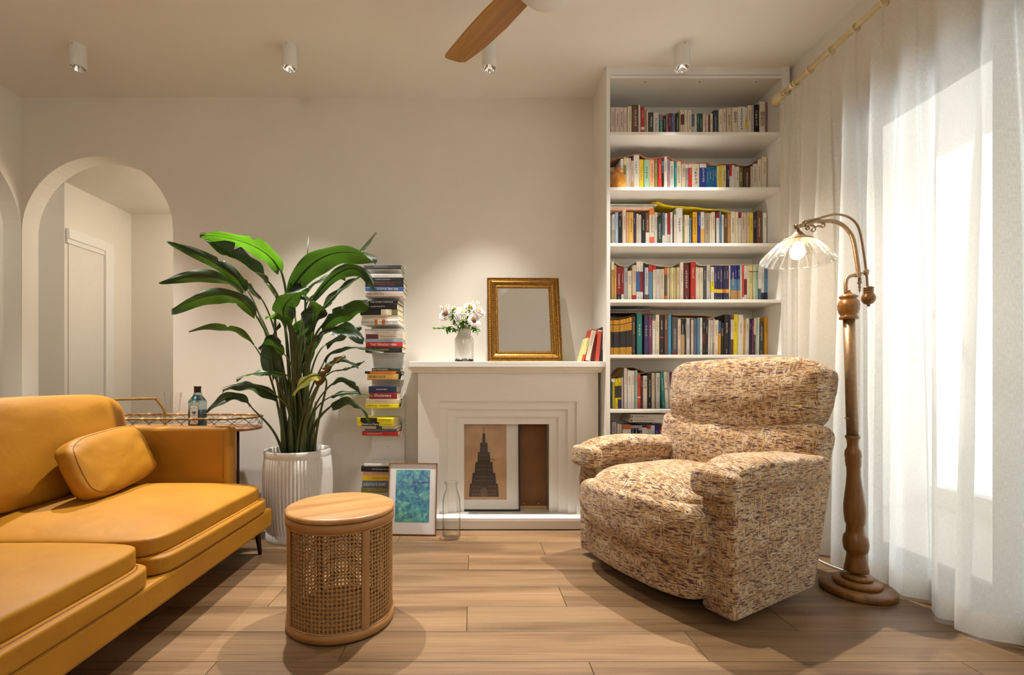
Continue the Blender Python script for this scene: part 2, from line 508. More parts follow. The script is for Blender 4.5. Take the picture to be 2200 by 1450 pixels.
hl = thing('hall_fill_lamp', (-1.86, 3.80, HZ), 'added flat round fill lamp, unseen in the hall beyond the arch', 'ceiling lamp')  # lamp added out of view to brighten the hall
MB().lathe([(0.0001, -0.03), (0.10, -0.03), (0.11, -0.02), (0.11, 0)], seg=32).obj('lamp_diffuser', mat('fill_lamp_diffuser', rgb(255, 244, 225), 0.5, emit=((1, 0.90, 0.79, 1), 60.0)), hl, False)
sl = thing('side_room_fill_lamp', (-4.3, 2.3, CH), 'added flat round fill lamp, unseen in the side room', 'ceiling lamp')  # unseen lamp added to lift the side room
MB().lathe([(0.0001, -0.03), (0.13, -0.03), (0.14, -0.02), (0.14, 0)], seg=32).obj('lamp_diffuser', MATS['fill_lamp_diffuser'], sl, False)
pg = thing('fill_globe_lamp', (-0.5, -1.55, CH), 'added white globe fill lamp hanging behind the viewer', 'pendant lamp')  # unseen globe added as soft fill for ceiling and walls
MB().tube([(0, 0, 0), (0, 0, -0.72)], 0.004, 6).obj('lamp_cord', M_ALU, pg, False)
MB().lathe([(0.05, -0.002), (0.05, -0.03), (0.01, -0.04)], seg=24).obj('ceiling_rose', M_LAMPW, pg, False)
MB().soft((0, 0, -0.90), (0.40, 0.40, 0.40), 2, 12).obj('globe_shade', mat('fill_opal_glass', rgb(250, 244, 232), 0.4, emit=((1.0, 0.91, 0.82, 1), FILL_GLOBE_E)), pg, False)
# ------------------------------------------------------------------ bookcase
BX0, BX1, BF, BB = 0.819, 1.936, 2.835, BW
IX0, IX1 = 0.842, 1.888
SHELF_Z = [2.441, 2.104, 1.7635, 1.420, 1.083, 0.7486, 0.411]     # tops of the shelves
bc = thing('bookcase', (1.378, 2.99, 0), 'tall white built-in bookcase filled with rows of books', 'bookcase')
MB().bb(BX0, IX0, BF, BB, 0, CH, 0.0015).obj('side_panel', M_WHITE, bc)
MB().bb(IX1, BX1, BF, BB, 0, CH, 0.0015).obj('side_panel', M_WHITE, bc)
MB().bb(IX0, IX1, BB - 0.012, BB, 0, CH).obj('back_panel', M_WHITE, bc)
MB().bb(IX0, IX1, BF + 0.001, BF + 0.02, 2.788, CH).obj('fascia', M_WHITE, bc)
tp = MB().bb(IX0, IX1, BF + 0.001, BB - 0.012, 2.767, 2.785, 0.001).obj('top_board', M_WHITE, bc)
for u in (1386, 1503, 1625):
    x = (u - U0) * 2.87 / F
    MB().lathe([(0.0001, -0.001), (0.004, -0.001), (0.004, 0.0)], (x, 2.87, 2.767), 10).obj('peg_hole', M_ALU, tp)
for z in SHELF_Z + [0.085]:
    MB().bb(IX0, IX1, BF + 0.002, BB - 0.012, z - 0.019, z, 0.001).obj('shelf', M_WHITE, bc)
MB().bb(IX0, IX1, BF + 0.03, BF + 0.045, 0, 0.066).obj('plinth', M_WHITE, bc)

# ------------------------------------------------------------------ books
CC = dict(cream=(236, 224, 200), pinkcream=(228, 208, 194), white=(236, 234, 228), offwhite=(226, 220, 208), grey=(168, 166, 162), lgrey=(206, 204, 200), dgrey=(78, 80, 82),
          brown=(112, 74, 52), dbrown=(74, 48, 34), tan=(196, 158, 102), gold=(214, 168, 84), taupe=(166, 150, 132), beige=(214, 198, 172), mauve=(150, 118, 124), maroon=(104, 40, 44),
          red=(190, 46, 38), dred=(140, 32, 36), coral=(220, 86, 72), pink=(222, 170, 160), salmon=(236, 172, 134), orange=(220, 122, 50), yellow=(236, 200, 50), byellow=(240, 222, 20), pyellow=(232, 222, 150),
          mustard=(222, 164, 40), olive=(120, 122, 66), dolive=(66, 64, 50), green=(66, 110, 88), dgreen=(44, 62, 46), mint=(150, 196, 164), pgreen=(204, 216, 180), teal=(36, 128, 124), dteal=(46, 92, 84),
          pteal=(164, 204, 198), blue=(52, 98, 160), sky=(70, 164, 214), lblue=(160, 184, 204), steel=(92, 138, 176), cobalt=(34, 50, 140), cerulean=(18, 104, 158), navy=(36, 44, 80), indigo=(62, 52, 108), slate=(96, 110, 132),
          plum=(112, 48, 92), lavender=(190, 184, 196), black=(34, 32, 32), khaki=(206, 190, 148), dnavy=(34, 62, 84))
WORDS = dict(pinkcream='pinkish cream', offwhite='off-white', lgrey='pale grey', dgrey='dark grey', dbrown='dark brown', dred='deep red', byellow='bright yellow', pyellow='pale yellow', dolive='dark olive', dgreen='dark green',
             pgreen='pale green', dteal='muted teal', pteal='pale teal', sky='sky blue', lblue='pale blue', steel='steel blue', dnavy='petrol blue', gold='golden tan')
def bm_(c):
    r, g, b = CC[c]
    return mat('book_' + WORDS.get(c, c).replace(' ', '_').replace('-', '_'), rgb(r, g, b), 0.5, vary=0.05, scale=40)
M_PAGE = mat('book_pages', rgb(228, 214, 184), 0.9, vary=0.08, scale=60, stretch=(40, 1, 1))
INK = {c: mat('ink_' + c, rgb(*v), 0.7, vary=0.02) for c, v in dict(black=(30, 28, 28), white=(238, 236, 228), red=(170, 40, 34), gold=(214, 168, 70), grey=(120, 116, 110), blue=(40, 70, 130)).items()}
GLY = {}
def glyphs(n, ink, var):
    """a short column of small printed strokes, unit width, n units tall, top at zero"""
    key = (n, ink, var)
    if key in GLY: return GLY[key]
    rnd = random.Random(n * 31 + var * 7 + len(ink))
    mb = MB()
    for i in range(n):
        z = -i - 0.5
        def q(x0, x1, z0, z1): mb.add([(x0, 0, z + z0), (x1, 0, z + z0), (x1, 0, z + z1), (x0, 0, z + z1)], [(0, 1, 2, 3)])
        for h in sorted(rnd.sample([-0.32, -0.12, 0.08, 0.28], 3)):
            a = rnd.uniform(-0.45, -0.1); q(a, rnd.uniform(0.1, 0.45), h, h + 0.09)
        q(*(lambda x: (x, x + 0.1))(rnd.uniform(-0.3, 0.2)), -0.36, 0.36)
        if rnd.random() < 0.6: q(*(lambda x: (x, x + 0.1))(rnd.uniform(-0.4, 0.3)), -0.36, 0.1)
    GLY[key] = mb.mesh('printed_marks', INK[ink])
    return GLY[key]

def book(name, label, w_, dep, h, col, bands=(), ink=None, title=None, loc=(0, 0, 0), rot=(0, 0, 0), group=None, rnd=None, mark=True):
    """upright book, spine towards the viewer, origin at the middle of the spine's foot"""
    t = 0.0018 if w_ > 0.012 else 0.0010
    hw = w_ / 2
    mb = MB()
    mb.bb(-hw, -hw + t, 0.001, dep, 0, h).bb(hw - t, hw, 0.001, dep, 0, h)
    # softly rounded spine
    mb.add([(-hw, 0.001, 0), (-hw * 0.8, -0.0005, 0), (hw * 0.8, -0.0005, 0), (hw, 0.001, 0), (-hw, 0.001, h), (-hw * 0.8, -0.0005, h), (hw * 0.8, -0.0005, h), (hw, 0.001, h), (-hw, 0.0035, 0), (hw, 0.0035, 0), (-hw, 0.0035, h), (hw, 0.0035, h)],
           [(0, 1, 5, 4), (1, 2, 6, 5), (2, 3, 7, 6), (4, 5, 6, 7, 11, 10), (8, 9, 3, 2, 1, 0), (9, 8, 10, 11)])
    o = mb.obj(name, bm_(col)); o.location = loc; o.rotation_euler = rot
    tag(o, label, 'book', group)
    MB().bb(-hw + t, hw - t, 0.0035, dep - 0.003, 0.003, h - 0.003).obj('page_block', M_PAGE, o, False)
    for f0, f1, c in bands:    # fractions from the top
        MB().bb(-hw - 0.0002, hw + 0.0002, -0.0009, 0.004, h * (1 - f1) + 0.0002, h * (1 - f0) - 0.0002).obj('spine_band', bm_(c), o, False)
    if title:
        title(o, w_, h)
    elif mark and w_ > 0.009:
        rnd = rnd or random
        lum = sum(CC[col])
        ik = ink or ('white' if lum < 330 else rnd.choice(['black', 'black', 'black', 'red', 'grey']))
        n = rnd.randint(5, 9); s = min(w_ * 0.46, h * 0.5 / n)
        top = h * rnd.uniform(0.80, 0.90)
        for b in bands:
            if b[0] == 0: top = h * (1 - b[1]) - 0.004
        link_mesh('spine_title', glyphs(n, ik, rnd.randint(0, 5)), o, (rnd.uniform(-0.06, 0.06) * w_, -0.0014, top), (0, 0, 0), (s, 1, s))
        if rnd.random() < 0.7:
            n2 = rnd.randint(3, 5); s2 = w_ * 0.24
            link_mesh('spine_imprint', glyphs(n2, ik, rnd.randint(0, 5)), o, (0, -0.0014, h * 0.14 + s2), (0, 0, 0), (s2, 1, s2))
    return o

DB = 2.97
def cjk(txt, ink='black', top=0.72, bot=0.2, wfrac=0.7, dx=0.0):
    def f(o, w_, h):
        n = len(txt); ch = h * (top - bot) / n; cw = min(w_ * wfrac, ch * 1.02)
        for i, c in enumerate(txt):
            z1 = h * top - i * ch
            text_h('spine_title', c, INK[ink], dx * w_ - cw / 2, dx * w_ + cw / 2, z1 - ch * 0.95, z1, -0.0014, o)
    return f
def latin(txt, ink='white', top=0.6, bot=0.1, wfrac=0.5):
    return lambda o, w_, h: text_v('spine_title', txt, INK[ink], -w_ * wfrac / 2, w_ * wfrac / 2, h * bot, h * top, -0.0014, o)
def marks(ink, n, top, bot):
    """small print too fine to read"""
    def f(o, w_, h):
        s = h * (top - bot) / n
        link_mesh('spine_title', glyphs(n, ink, 2), o, (0, -0.0014, h * top), (0, 0, 0), (min(w_ * 0.4, s * 1.1), 1, s))
    return f
SPECIAL = {}
# rows: picture columns of each spine (tenths of a pixel scale), height of its head, colour, then bands as from-to:colour in hundredths from the head
R1 = """235 325 318 pinkcream|330 425 320 pinkcream|430 525 322 pinkcream|528 602 325 pinkcream|608 702 305 cream|710 850 268 brown|857 890 262 white|895 913 355 pinkcream|915 985 318 red 56-64:white|988 1045 370 taupe|1048 1078 395 cream|1080 1190 440 dolive|1195 1320 440 offwhite|1325 1405 480 teal 0-20:mauve|1410 1475 510 black|1478 1535 455 mauve|1538 1590 455 dred|1592 1640 450 blue|1643 1690 455 mauve|1700 1770 450 dgreen|1775 1812 372 khaki|1815 1850 372 cream 14-45:maroon|1852 1886 372 cream 14-45:maroon|1890 1964 390 cream|1968 2050 390 cream|2055 2110 478 offwhite 0-44:slate|2115 2166 475 offwhite|2168 2230 455 dteal|2235 2302 455 dteal|2312 2368 470 cream|2375 2430 512 pinkcream|2435 2468 490 brown|2470 2528 462 cream|2550 2652 385 dnavy|2665 2750 365 cream|2758 2838 348 pinkcream|2845 2957 332 beige|2965 3082 328 cream|3090 3258 312 white|3260 3316 315 cream 35-60:yellow|3320 3411 275 cream|3414 3450 270 lavender|3455 3580 255 black|3585 3712 192 cream|3720 3780 200 mauve"""
R2 = """450 512 330 white|518 575 300 pyellow 20-45:olive|578 642 305 white|645 690 305 pinkcream|692 748 370 beige 60-100:tan|750 876 240 white|880 974 335 yellow|985 1105 335 mint|1108 1217 335 salmon|1225 1292 335 olive|1298 1377 335 red|1385 1433 380 black 0-14:steel|1435 1505 285 white|1508 1564 340 mauve|1568 1662 370 white|1665 1715 390 teal|1718 1820 388 cream|1828 1910 438 beige|1915 1987 442 grey 0-12:white|1993 2060 442 red 0-12:white|2065 2226 438 cream|2235 2380 440 cobalt 0-12:white|2382 2440 500 cerulean|2442 2510 500 cerulean|2512 2570 500 cerulean|2572 2622 500 cerulean|2628 2680 480 pyellow|2682 2731 470 yellow|2733 2836 470 pyellow|2840 2899 475 navy|2902 2955 470 white 0-36:red|2958 3030 470 white|3035 3121 508 offwhite|3125 3219 515 olive|3222 3376 530 dbrown|3380 3431 500 beige|3435 3532 435 offwhite|3538 3631 335 cream|3635 3742 285 cream"""
R3 = """262 328 370 lgrey 45-80:taupe|335 404 325 lblue|410 470 400 black 92-100:cream|502 577 275 pinkcream|580 636 325 tan|638 740 328 gold|742 790 345 navy|792 808 450 brown|810 866 358 beige|868 922 378 lgrey|925 1016 350 black|1018 1097 340 brown 54-100:white|1100 1208 240 cream 0-16:orange 70-100:coral|1212 1282 330 lgrey|1285 1397 440 dgreen 84-100:cream|1400 1456 325 slate 62-100:white|1458 1510 345 white|1512 1573 325 white 0-60:dred|1575 1623 325 white|1625 1652 380 black|1655 1702 378 cream|1705 1846 225 white|1848 1891 410 olive 88-100:cream|1893 1956 380 cream|1958 2003 385 cream|2008 2042 455 steel|2086 2186 315 mustard|2190 2253 320 cobalt|2258 2341 318 white 45-100:gold|2345 2461 340 taupe|2465 2500 345 cream|2502 2586 320 cream|2588 2602 335 black|2605 2671 325 white 0-16:dred|2675 2733 280 steel|2735 2776 380 white|2780 2866 380 brown|2870 2939 355 tan|2942 3046 305 cream|3048 3109 315 cream|3112 3166 325 offwhite 0-16:dred|3170 3243 335 beige|3245 3296 335 pinkcream|3300 3356 330 beige|3358 3436 335 yellow|3440 3521 320 navy|3525 3642 285 brown 90-100:red|3665 3741 335 white"""
R4 = """248 308 172 tan 0-20:white|310 358 260 gold|360 470 290 dred 76-100:black|472 527 290 dred 76-100:white|530 614 310 grey|618 707 385 cream|715 802 262 beige 79-100:red|805 888 180 white 24-73:blue|890 963 180 white 24-73:dred|965 998 290 indigo|1000 1083 310 lgrey 76-100:brown|1092 1177 260 steel 0-17:red|1185 1247 260 cream 0-12:red|1252 1337 345 lgrey|1340 1444 345 beige|1450 1502 310 orange 20-80:dgrey|1505 1561 315 khaki|1565 1598 315 khaki|1600 1650 310 pyellow|1655 1702 312 khaki|1708 1782 312 khaki|1790 1874 200 cream|1880 1992 250 maroon|2030 2140 185 red|2142 2172 305 cream|2174 2235 310 cream|2238 2313 312 cream|2320 2386 280 dgrey|2388 2466 265 lgrey|2480 2559 300 white 40-70:byellow|2560 2621 270 indigo 63-73:yellow|2623 2689 272 navy 63-73:yellow|2691 2757 270 indigo 63-73:yellow|2759 2826 272 navy 63-73:orange|2828 2896 270 indigo 63-73:yellow|2898 2933 262 cream|2935 3026 270 cobalt 36-66:steel 66-100:tan|3028 3082 275 cobalt 36-66:steel 66-100:tan|3084 3141 275 cobalt 36-66:steel 66-100:tan|3145 3186 260 white|3190 3233 262 coral 84-100:white|3236 3299 265 white 36-78:maroon|3302 3353 268 cream|3355 3428 255 pyellow 16-18:dred|3430 3491 255 pgreen 16-18:dred|3493 3551 255 pteal 16-18:dred|3555 3616 255 white 62-100:slate|3620 3696 250 white 73-100:dnavy|3702 3790 190 steel 74-100:navy"""
R5 = """240 290 345 mustard 12-14:black 33-77:black|292 327 345 mustard 12-14:black 33-77:black|328 404 342 mustard 12-14:black 33-77:black|405 440 340 mustard 12-14:black 33-77:black|441 509 330 mustard 12-14:black 33-77:black|510 577 315 mustard 12-14:black 33-77:black|578 644 300 mustard 12-14:black 33-77:black|645 708 280 mustard 12-14:black 33-77:black|712 790 255 dbrown|820 936 195 teal|985 1076 225 indigo|1080 1167 225 plum|1172 1241 225 white 0-10:teal 10-14:coral|1245 1328 220 cream|1335 1432 235 black 53-56:red|1440 1521 215 brown|1525 1592 215 sky|1610 1736 270 dgrey 93-100:dred|1740 1813 325 pinkcream|1815 1886 310 black 43-100:tan|1888 1926 320 black|1930 2010 300 lgrey|2012 2036 310 dbrown|2040 2092 335 pinkcream|2095 2168 310 slate|2170 2236 290 steel|2240 2293 290 white|2298 2359 300 black 40-68:maroon|2362 2426 310 black|2430 2471 338 offwhite|2473 2536 340 lgrey|2538 2566 305 beige 65-100:taupe|2568 2660 340 cream|2662 2709 365 blue 35-100:mustard|2712 2780 400 black|2785 2893 220 black|2895 2929 230 indigo|2930 2992 225 cream 0-12:brown 60-100:brown|2994 3094 215 byellow|3096 3203 222 white|3204 3224 295 cream|3226 3262 330 gold|3264 3344 305 offwhite|3346 3399 310 navy|3401 3449 330 plum|3451 3489 300 dbrown 0-44:cream|3491 3534 290 pteal|3536 3574 280 white|3580 3678 380 dgrey|3690 3758 280 mustard"""
SPECIAL = {(0, 37): cjk('国家革命', 'black', 0.88, 0.56, 0.5, 0.08), (0, 43): cjk('做哲学', 'black', 0.76, 0.39, 0.9), (0, 42): marks('white', 5, 0.86, 0.45), (0, 38): marks('black', 9, 0.98, 0.36),
           (2, 21): marks('black', 5, 0.76, 0.42), (4, 17): latin('QUANTITATIVE FINANCE', 'white', 0.70, 0.17, 0.34), (5, 12): cjk('创业学', 'black', 0.9, 0.58, 0.62),
           (6, 3): latin('Head First Java', 'black', 0.72, 0.06, 0.3), (6, 7): cjk('设计', 'black', 0.72, 0.42, 0.6)}
for i in (9, 10, 11): SPECIAL[(4, i)] = marks('white', 4, 0.76, 0.46)
ROWN = ['top', 'second', 'third', 'fourth', 'fifth', 'sixth', 'lowest visible']
TOPS = {}
def row(ri, data, y0, sc, x00=1290.0, tilt=None, d=DB):
    rnd = random.Random(100 + ri)
    zs = SHELF_Z[ri]
    TOPS[ri] = []
    items = data.split('|')
    for i, it in enumerate(items):
        t = it.split()
        xa, xb, yt, col = float(t[0]), float(t[1]), float(t[2]), t[3]
        ua, ub, vt = x00 + xa / sc, x00 + xb / sc, y0 + yt / sc
        X0, X1 = (ua - U0) * d / F, (ub - U0) * d / F
        h = HC + (V0 - vt) * d / F - zs
        bands = []
        for b in t[4:]:
            rr, c = b.split(':'); a, e = rr.split('-'); bands.append((int(a) / 100, int(e) / 100, c))
        w_ = X1 - X0 - 0.0006
        desc = WORDS.get(col, col)
        extra = ''
        if bands:
            b = bands[-1]
            where = 'foot' if b[1] >= 0.99 else ('head' if b[0] == 0 else 'middle')
            extra = ' with %s %s band' % (WORDS.get(b[2], b[2]), where)
        thick = 'thin ' if w_ < 0.013 else ('thick ' if w_ > 0.031 else '')
        label = '%s%s book%s, %s from left on %s bookcase shelf' % (thick, desc, extra, ordinal(i + 1), ROWN[ri])
        ti = tilt(xa) if tilt else 0.0
        dep = min(0.158, rnd.uniform(0.130, 0.152))
        yy = d + rnd.uniform(-0.003, 0.004)
        o = book('book', label, w_, dep, h, col, bands, None, SPECIAL.get((ri, i)), ((X0 + X1) / 2 - sin(ti) * h * 0.5, yy, zs + abs(sin(ti)) * w_ / 2 + 0.0003), (0, ti, 0), 'books on the %s bookcase shelf' % ROWN[ri], rnd)
        TOPS[ri].append((X0, X1, zs + h))
row(0, R1, 200, 10.476)
row(1, R2, 310, 10.476)
row(2, R3, 425, 10.476)
row(3, R4, 545, 10.476)
row(4, R5, 655, 10.476, tilt=lambda x: 0.018 if x > 2420 and x < 3600 else 0.0)
R6 = """190 211 310 green 0-10:white|215 250 305 yellow 0-14:white|255 305 310 byellow 25-65:dolive|308 365 300 byellow 25-65:dolive 70-100:indigo|368 388 285 white|390 410 320 mauve|412 464 125 white|468 536 170 white|538 594 170 white|600 640 165 pteal|642 693 230 coral 66-70:white|695 736 260 maroon|738 808 258 offwhite|812 886 225 black|888 945 210 beige|957 1028 210 lgrey|1048 1108 195 teal|1112 1168 190 cream 46-48:red|1172 1212 190 lavender|1216 1256 205 maroon|1260 1300 195 white|1304 1350 210 brown|1354 1420 215 black|1424 1480 200 cream"""
row(5, R6, 775, 8.057, tilt=lambda x: -0.055 if x > 1035 else 0.0)
R7 = """205 282 1060 lavender|290 326 1090 cream|328 368 1100 cream|385 527 1110 white 0-12:orange|530 588 1118 navy 0-8:lavender|592 656 1118 navy 0-8:lavender|660 719 1118 navy 0-14:lavender|722 806 1120 white 0-6:black|808 870 1120 white 0-10:red|875 946 1118 white|948 1008 1115 cobalt|1012 1090 1118 dred|1094 1160 1112 white"""
row(6, R7, 775, 8.057)

# things lying on top of the rows
def sheet(name, label, ri, m, pts, d0=DB - 0.012, d1=DB + 0.13):
    """limp sheet resting on the book heads; pts = its front edge as picture points"""
    q = [P(u, v, d0) for u, v in pts]
    xs = [p.x for p in q]
    def zat(x):
        for a, b in zip(q, q[1:]):
            if a.x <= x <= b.x:
                t = (x - a.x) / max(1e-6, b.x - a.x); t = t * t * (3 - 2 * t)
                return a.z + (b.z - a.z) * t
        return q[-1].z
    n = 60
    def top_at(x):
        return max([z for a, b, z in TOPS[ri] if a - 0.003 <= x <= b + 0.003] + [0.0])
    prof = []
    for i in range(n + 1):
        x = xs[0] + (xs[-1] - xs[0]) * i / n
        prof.append((x, max(zat(x), top_at(x) + 0.0012)))
    sm = [prof[0]] + [(prof[i][0], max(prof[i][1], (prof[i - 1][1] + prof[i][1] + prof[i + 1][1]) / 3)) for i in range(1, n)] + [prof[-1]]
    mb = MB()
    for dz in (0.0, 0.0011):
        mb.grid(lambda a, b, dz=dz: Vector((sm[round(a * n)][0], d0 + (d1 - d0) * b, sm[round(a * n)][1] + dz + 0.004 * b * sin(a * 9))), n, 4)
    mb.grid(lambda a, b: Vector((sm[round(a * n)][0], d0, sm[round(a * n)][1] + 0.0011 * b)), n, 1)
    return tag(mb.obj(name, m), label, 'paper sheet', 'paper sheets laid over the book tops')
sheet('paper_sheet', 'brown paper sheet sagging over the book tops on the second bookcase shelf', 1, mat('brown_paper', rgb(140, 88, 54), 0.8),
      [(1312, 341), (1340, 337), (1362, 333), (1375, 334), (1395, 340), (1425, 338), (1436, 337), (1450, 345), (1475, 351), (1505, 352), (1530, 356), (1570, 355), (1600, 360), (1622, 350), (1632, 342)])
sheet('paper_sheet', 'yellow card sheet curling over the book tops on the third bookcase shelf', 2, mat('yellow_card', rgb(214, 186, 20), 0.7),
      [(1400, 436), (1415, 434), (1430, 440), (1450, 443), (1490, 445), (1520, 449), (1545, 450), (1570, 454)])
sheet('paper_sheet', 'cream paper sheet waving over the book tops on the fourth bookcase shelf', 3, mat('cream_paper', rgb(224, 214, 194), 0.8),
      [(1318, 563), (1335, 571), (1348, 573), (1358, 568), (1368, 562), (1385, 564), (1410, 570), (1445, 572), (1465, 563), (1485, 562), (1500, 569), (1530, 571), (1580, 569), (1610, 568), (1640, 569)])
sheet('paper_sheet', 'amber card sheet resting over the book tops on the fifth bookcase shelf', 4, mat('amber_card', rgb(190, 130, 44), 0.7),
      [(1312, 686), (1335, 684), (1355, 679), (1368, 674), (1400, 674), (1430, 676), (1470, 677), (1510, 678), (1535, 680)])
sheet('paper_sheet', 'ochre card sheet curving over the book tops on the sixth bookcase shelf', 5, mat('ochre_card', rgb(150, 106, 44), 0.7),
      [(1312, 811), (1325, 808), (1334, 796), (1342, 790), (1360, 790), (1372, 794), (1385, 799), (1420, 797), (1460, 797)])
# magazines on the third shelf's books
mags = [((236, 188, 158), 1398, 452.5, 448.5, 'pale orange'), ((232, 228, 218), 1404, 447.5, 444.5, 'white'), ((150, 150, 154), 1408, 443.5, 441.0, 'grey'), ((228, 214, 178), 1414, 440, 436.5, 'cream')]
base = max(z for a, b, z in TOPS[2] if b < 1.12) + 0.001
zz = base
for i, (c, u1, vb, vt, nm) in enumerate(mags):
    x0, x1 = IX0 + 0.004, (u1 - U0) * 2.95 / F
    th = 0.0085
    mb = MB().box(((x0 + x1) / 2, 3.045, zz + th / 2), (x1 - x0, 0.185 - 0.008 * i, th), (0, 0, 0.01 * (i - 1)), 0.002)
    o = mb.obj('magazine', mat('magazine_' + nm.replace(' ', '_'), rgb(*c), 0.4, vary=0.1)); tag(o, '%s magazine lying flat on the books, %s from the bottom of its pile' % (nm, ordinal(i + 1)), 'magazine', 'magazines piled on the third shelf')
    zz += th + 0.0006
# spiral notebooks on the fifth shelf's books
base = max(z for a, b, z in TOPS[4] if b < 1.19) + 0.0025
M_WIRE = mat('white_wire', rgb(226, 222, 214), 0.35, 0.2)
for i, (u1, nm) in enumerate(((1407, 'lower'), (1403, 'upper'))):
    x0, x1, th, y0 = IX0 + 0.003, (u1 - U0) * 2.93 / F, 0.009, 2.95
    t = thing('spiral_notebook', ((x0 + x1) / 2, 3.03, base), '%s of two black wire-bound notebooks lying on the fifth shelf books' % nm, 'notebook', 'wire-bound notebooks')
    MB().bb(x0, x1, y0 + 0.006, 3.11, base, base + th, 0.001).obj('notebook_cover', bm_('black'), t)
    n = 44; pts = []
    for k in range(n * 6 + 1):
        a = 2 * pi * k / 6
        pts.append((x0 + 0.004 + (x1 - x0 - 0.008) * k / (n * 6), y0 + 0.005 + 0.0055 * cos(a), base + th / 2 + 0.0065 * sin(a)))
    MB().tube(pts, 0.0008, 3).obj('wire_spiral', M_WIRE, t)
    base += th + 0.005
# two books lying on the lowest visible row
base = max(z for a, b, z in TOPS[6]) + 0.001
for i, (ua, ub, txt, nm, th) in enumerate(((1352, 1416, None, 'lower', 0.022), (1355, 1424, 'Photoshop CC', 'upper', 0.026))):
    x0, x1 = (ua - U0) * 2.95 / F, (ub - U0) * 2.95 / F + 0.06
    o = book('book', '%s of two white books lying flat on the lowest visible shelf row' % nm, th, 0.19, x1 - x0, 'white', (), None, None, (x0, 2.945, base + th / 2), (0, radians(90), 0), 'flat lying reference books', mark=False)
    # in the book's own space the head points along the shelf
    if txt:
        me, tw_, hh = text_mesh(txt, INK['black'])
        s = min(0.17 / tw_, th * 0.5 / hh)
        link_mesh('spine_title', me, o, (hh * s / 2, -0.0014, 0.024), (radians(90), radians(-90), 0), (s, s, 1))
    else:
        link_mesh('spine_title', glyphs(9, 'black', 1), o, (0, -0.0014, 0.155), (0, 0, 0), (th * 0.4, 1, 0.014))
    for k in range(2 - i):
        MB().bb(-th * 0.25, th * 0.25, -0.0013, 0.002, 0.004 + k * 0.008, 0.010 + k * 0.008).obj('publisher_mark', INK['black'], o, False)
    base += th + 0.001

# amber stone seal on the second shelf
m, nt, out = nt_mat('amber_soapstone')
b = N(nt, 'BsdfPrincipled'); L(nt, b.outputs[0], out.inputs[0])
tc = N(nt, 'TexCoord'); nn = N(nt, 'TexNoise'); nn.inputs['Scale'].default_value = 22; nn.inputs['Detail'].default_value = 5; L(nt, tc.outputs['Object'], nn.inputs['Vector'])
r = ramp(nt, nn.outputs[0], [(0.3, rgb(176, 104, 34)), (0.55, rgb(214, 150, 66)), (0.75, rgb(232, 186, 110))]); L(nt, r.outputs[0], b.inputs['Base Color'])
b.inputs['Roughness'].default_value = 0.28; b.inputs['Subsurface Weight'].default_value = 0.15; b.inputs['Subsurface Radius'].default_value = (0.02, 0.01, 0.004)
M_SEAL = m
sx, sy, sz = 0.905, 2.905, SHELF_Z[1]
t = thing('carved_stone_seal', (sx, sy, sz), 'amber soapstone seal with a carved beast top beside books on second shelf', 'ornament')
rz = Matrix.Rotation(radians(24), 3, 'Z')
def sealdef(p, q):
    return p + Vector((0.003 * sin(q.z * 5), 0, 0.0))
MB().soft((sx, sy, sz + 0.052), (0.082, 0.082, 0.10), 7, 8, rz).obj('seal_block', M_SEAL, t)
MB().soft((sx, sy, sz + 0.006), (0.08, 0.08, 0.012), 8, 4, rz).obj('seal_face', mat('seal_face', rgb(84, 34, 22), 0.4), t)
carve = MB()
rnd = random.Random(5)
carve.soft((sx, sy, sz + 0.108), (0.072, 0.062, 0.034), 2.6, 8, rz).soft((sx + 0.006, sy - 0.02, sz + 0.126), (0.04, 0.036, 0.032), 2.2, 7, rz).soft((sx - 0.026, sy + 0.006, sz + 0.124), (0.026, 0.03, 0.026), 2.2, 6)
for k in range(7):
    a = rnd.uniform(0, 6.28); rr_ = rnd.uniform(0.012, 0.034)
    c = Vector((sx + rr_ * cos(a), sy + rr_ * sin(a), sz + rnd.uniform(0.108, 0.128)))
    carve.tube([c + Vector((0.011 * cos(q), -0.004 * sin(q * 2), 0.011 * sin(q))) for q in [6.0 * j / 10 for j in range(11)]], 0.0035, 5)
carve.obj('carved_beast', M_SEAL, t)

# ------------------------------------------------------------------ book tower on the wall
TWX = (828 - U0) * 3.0 / F
tw = thing('book_tower_shelf', (TWX, 3.11, 0), 'narrow white steel book tower fixed to the wall behind the plant', 'shelf')
cx0, cx1 = (797 - U0) * 3.10 / F, (868.5 - U0) * 3.10 / F
MB().bb(cx0, cx1, 3.115, BW, 0.02, 1.705, 0.002).obj('upright', M_WHITE, tw)
TWD = 2.95
def tower_plate(v, dd=2.97):
    z = HC - (v - V0) * dd / F
    MB().bb(cx0 + 0.004, cx1 - 0.002, 2.965, 3.116, z - 0.003, z, 0.0005).obj('shelf_plate', M_WHITE, tw)
    for xx in ((cx1 - 0.004,) if v > 800 and v < 1000 else ()):
        mb = MB().prism([(2.968, z), (3.116, z), (3.116, z + 0.10)], xx, xx + 0.0025, 'YZ')
        mb.obj('shelf_bracket', M_WHITE, tw)
    return z
def tb(x0, x1, v0, v1, col, bands=(), txt=None, ink='white', rz=0.0, label='', frac=(0.06, 0.9), hf=0.6, more=()):
    return dict(x0=x0, x1=x1, v0=v0, v1=v1, col=col, bands=bands, txt=txt, ink=ink, rz=rz, label=label, frac=frac, hf=hf, more=more)
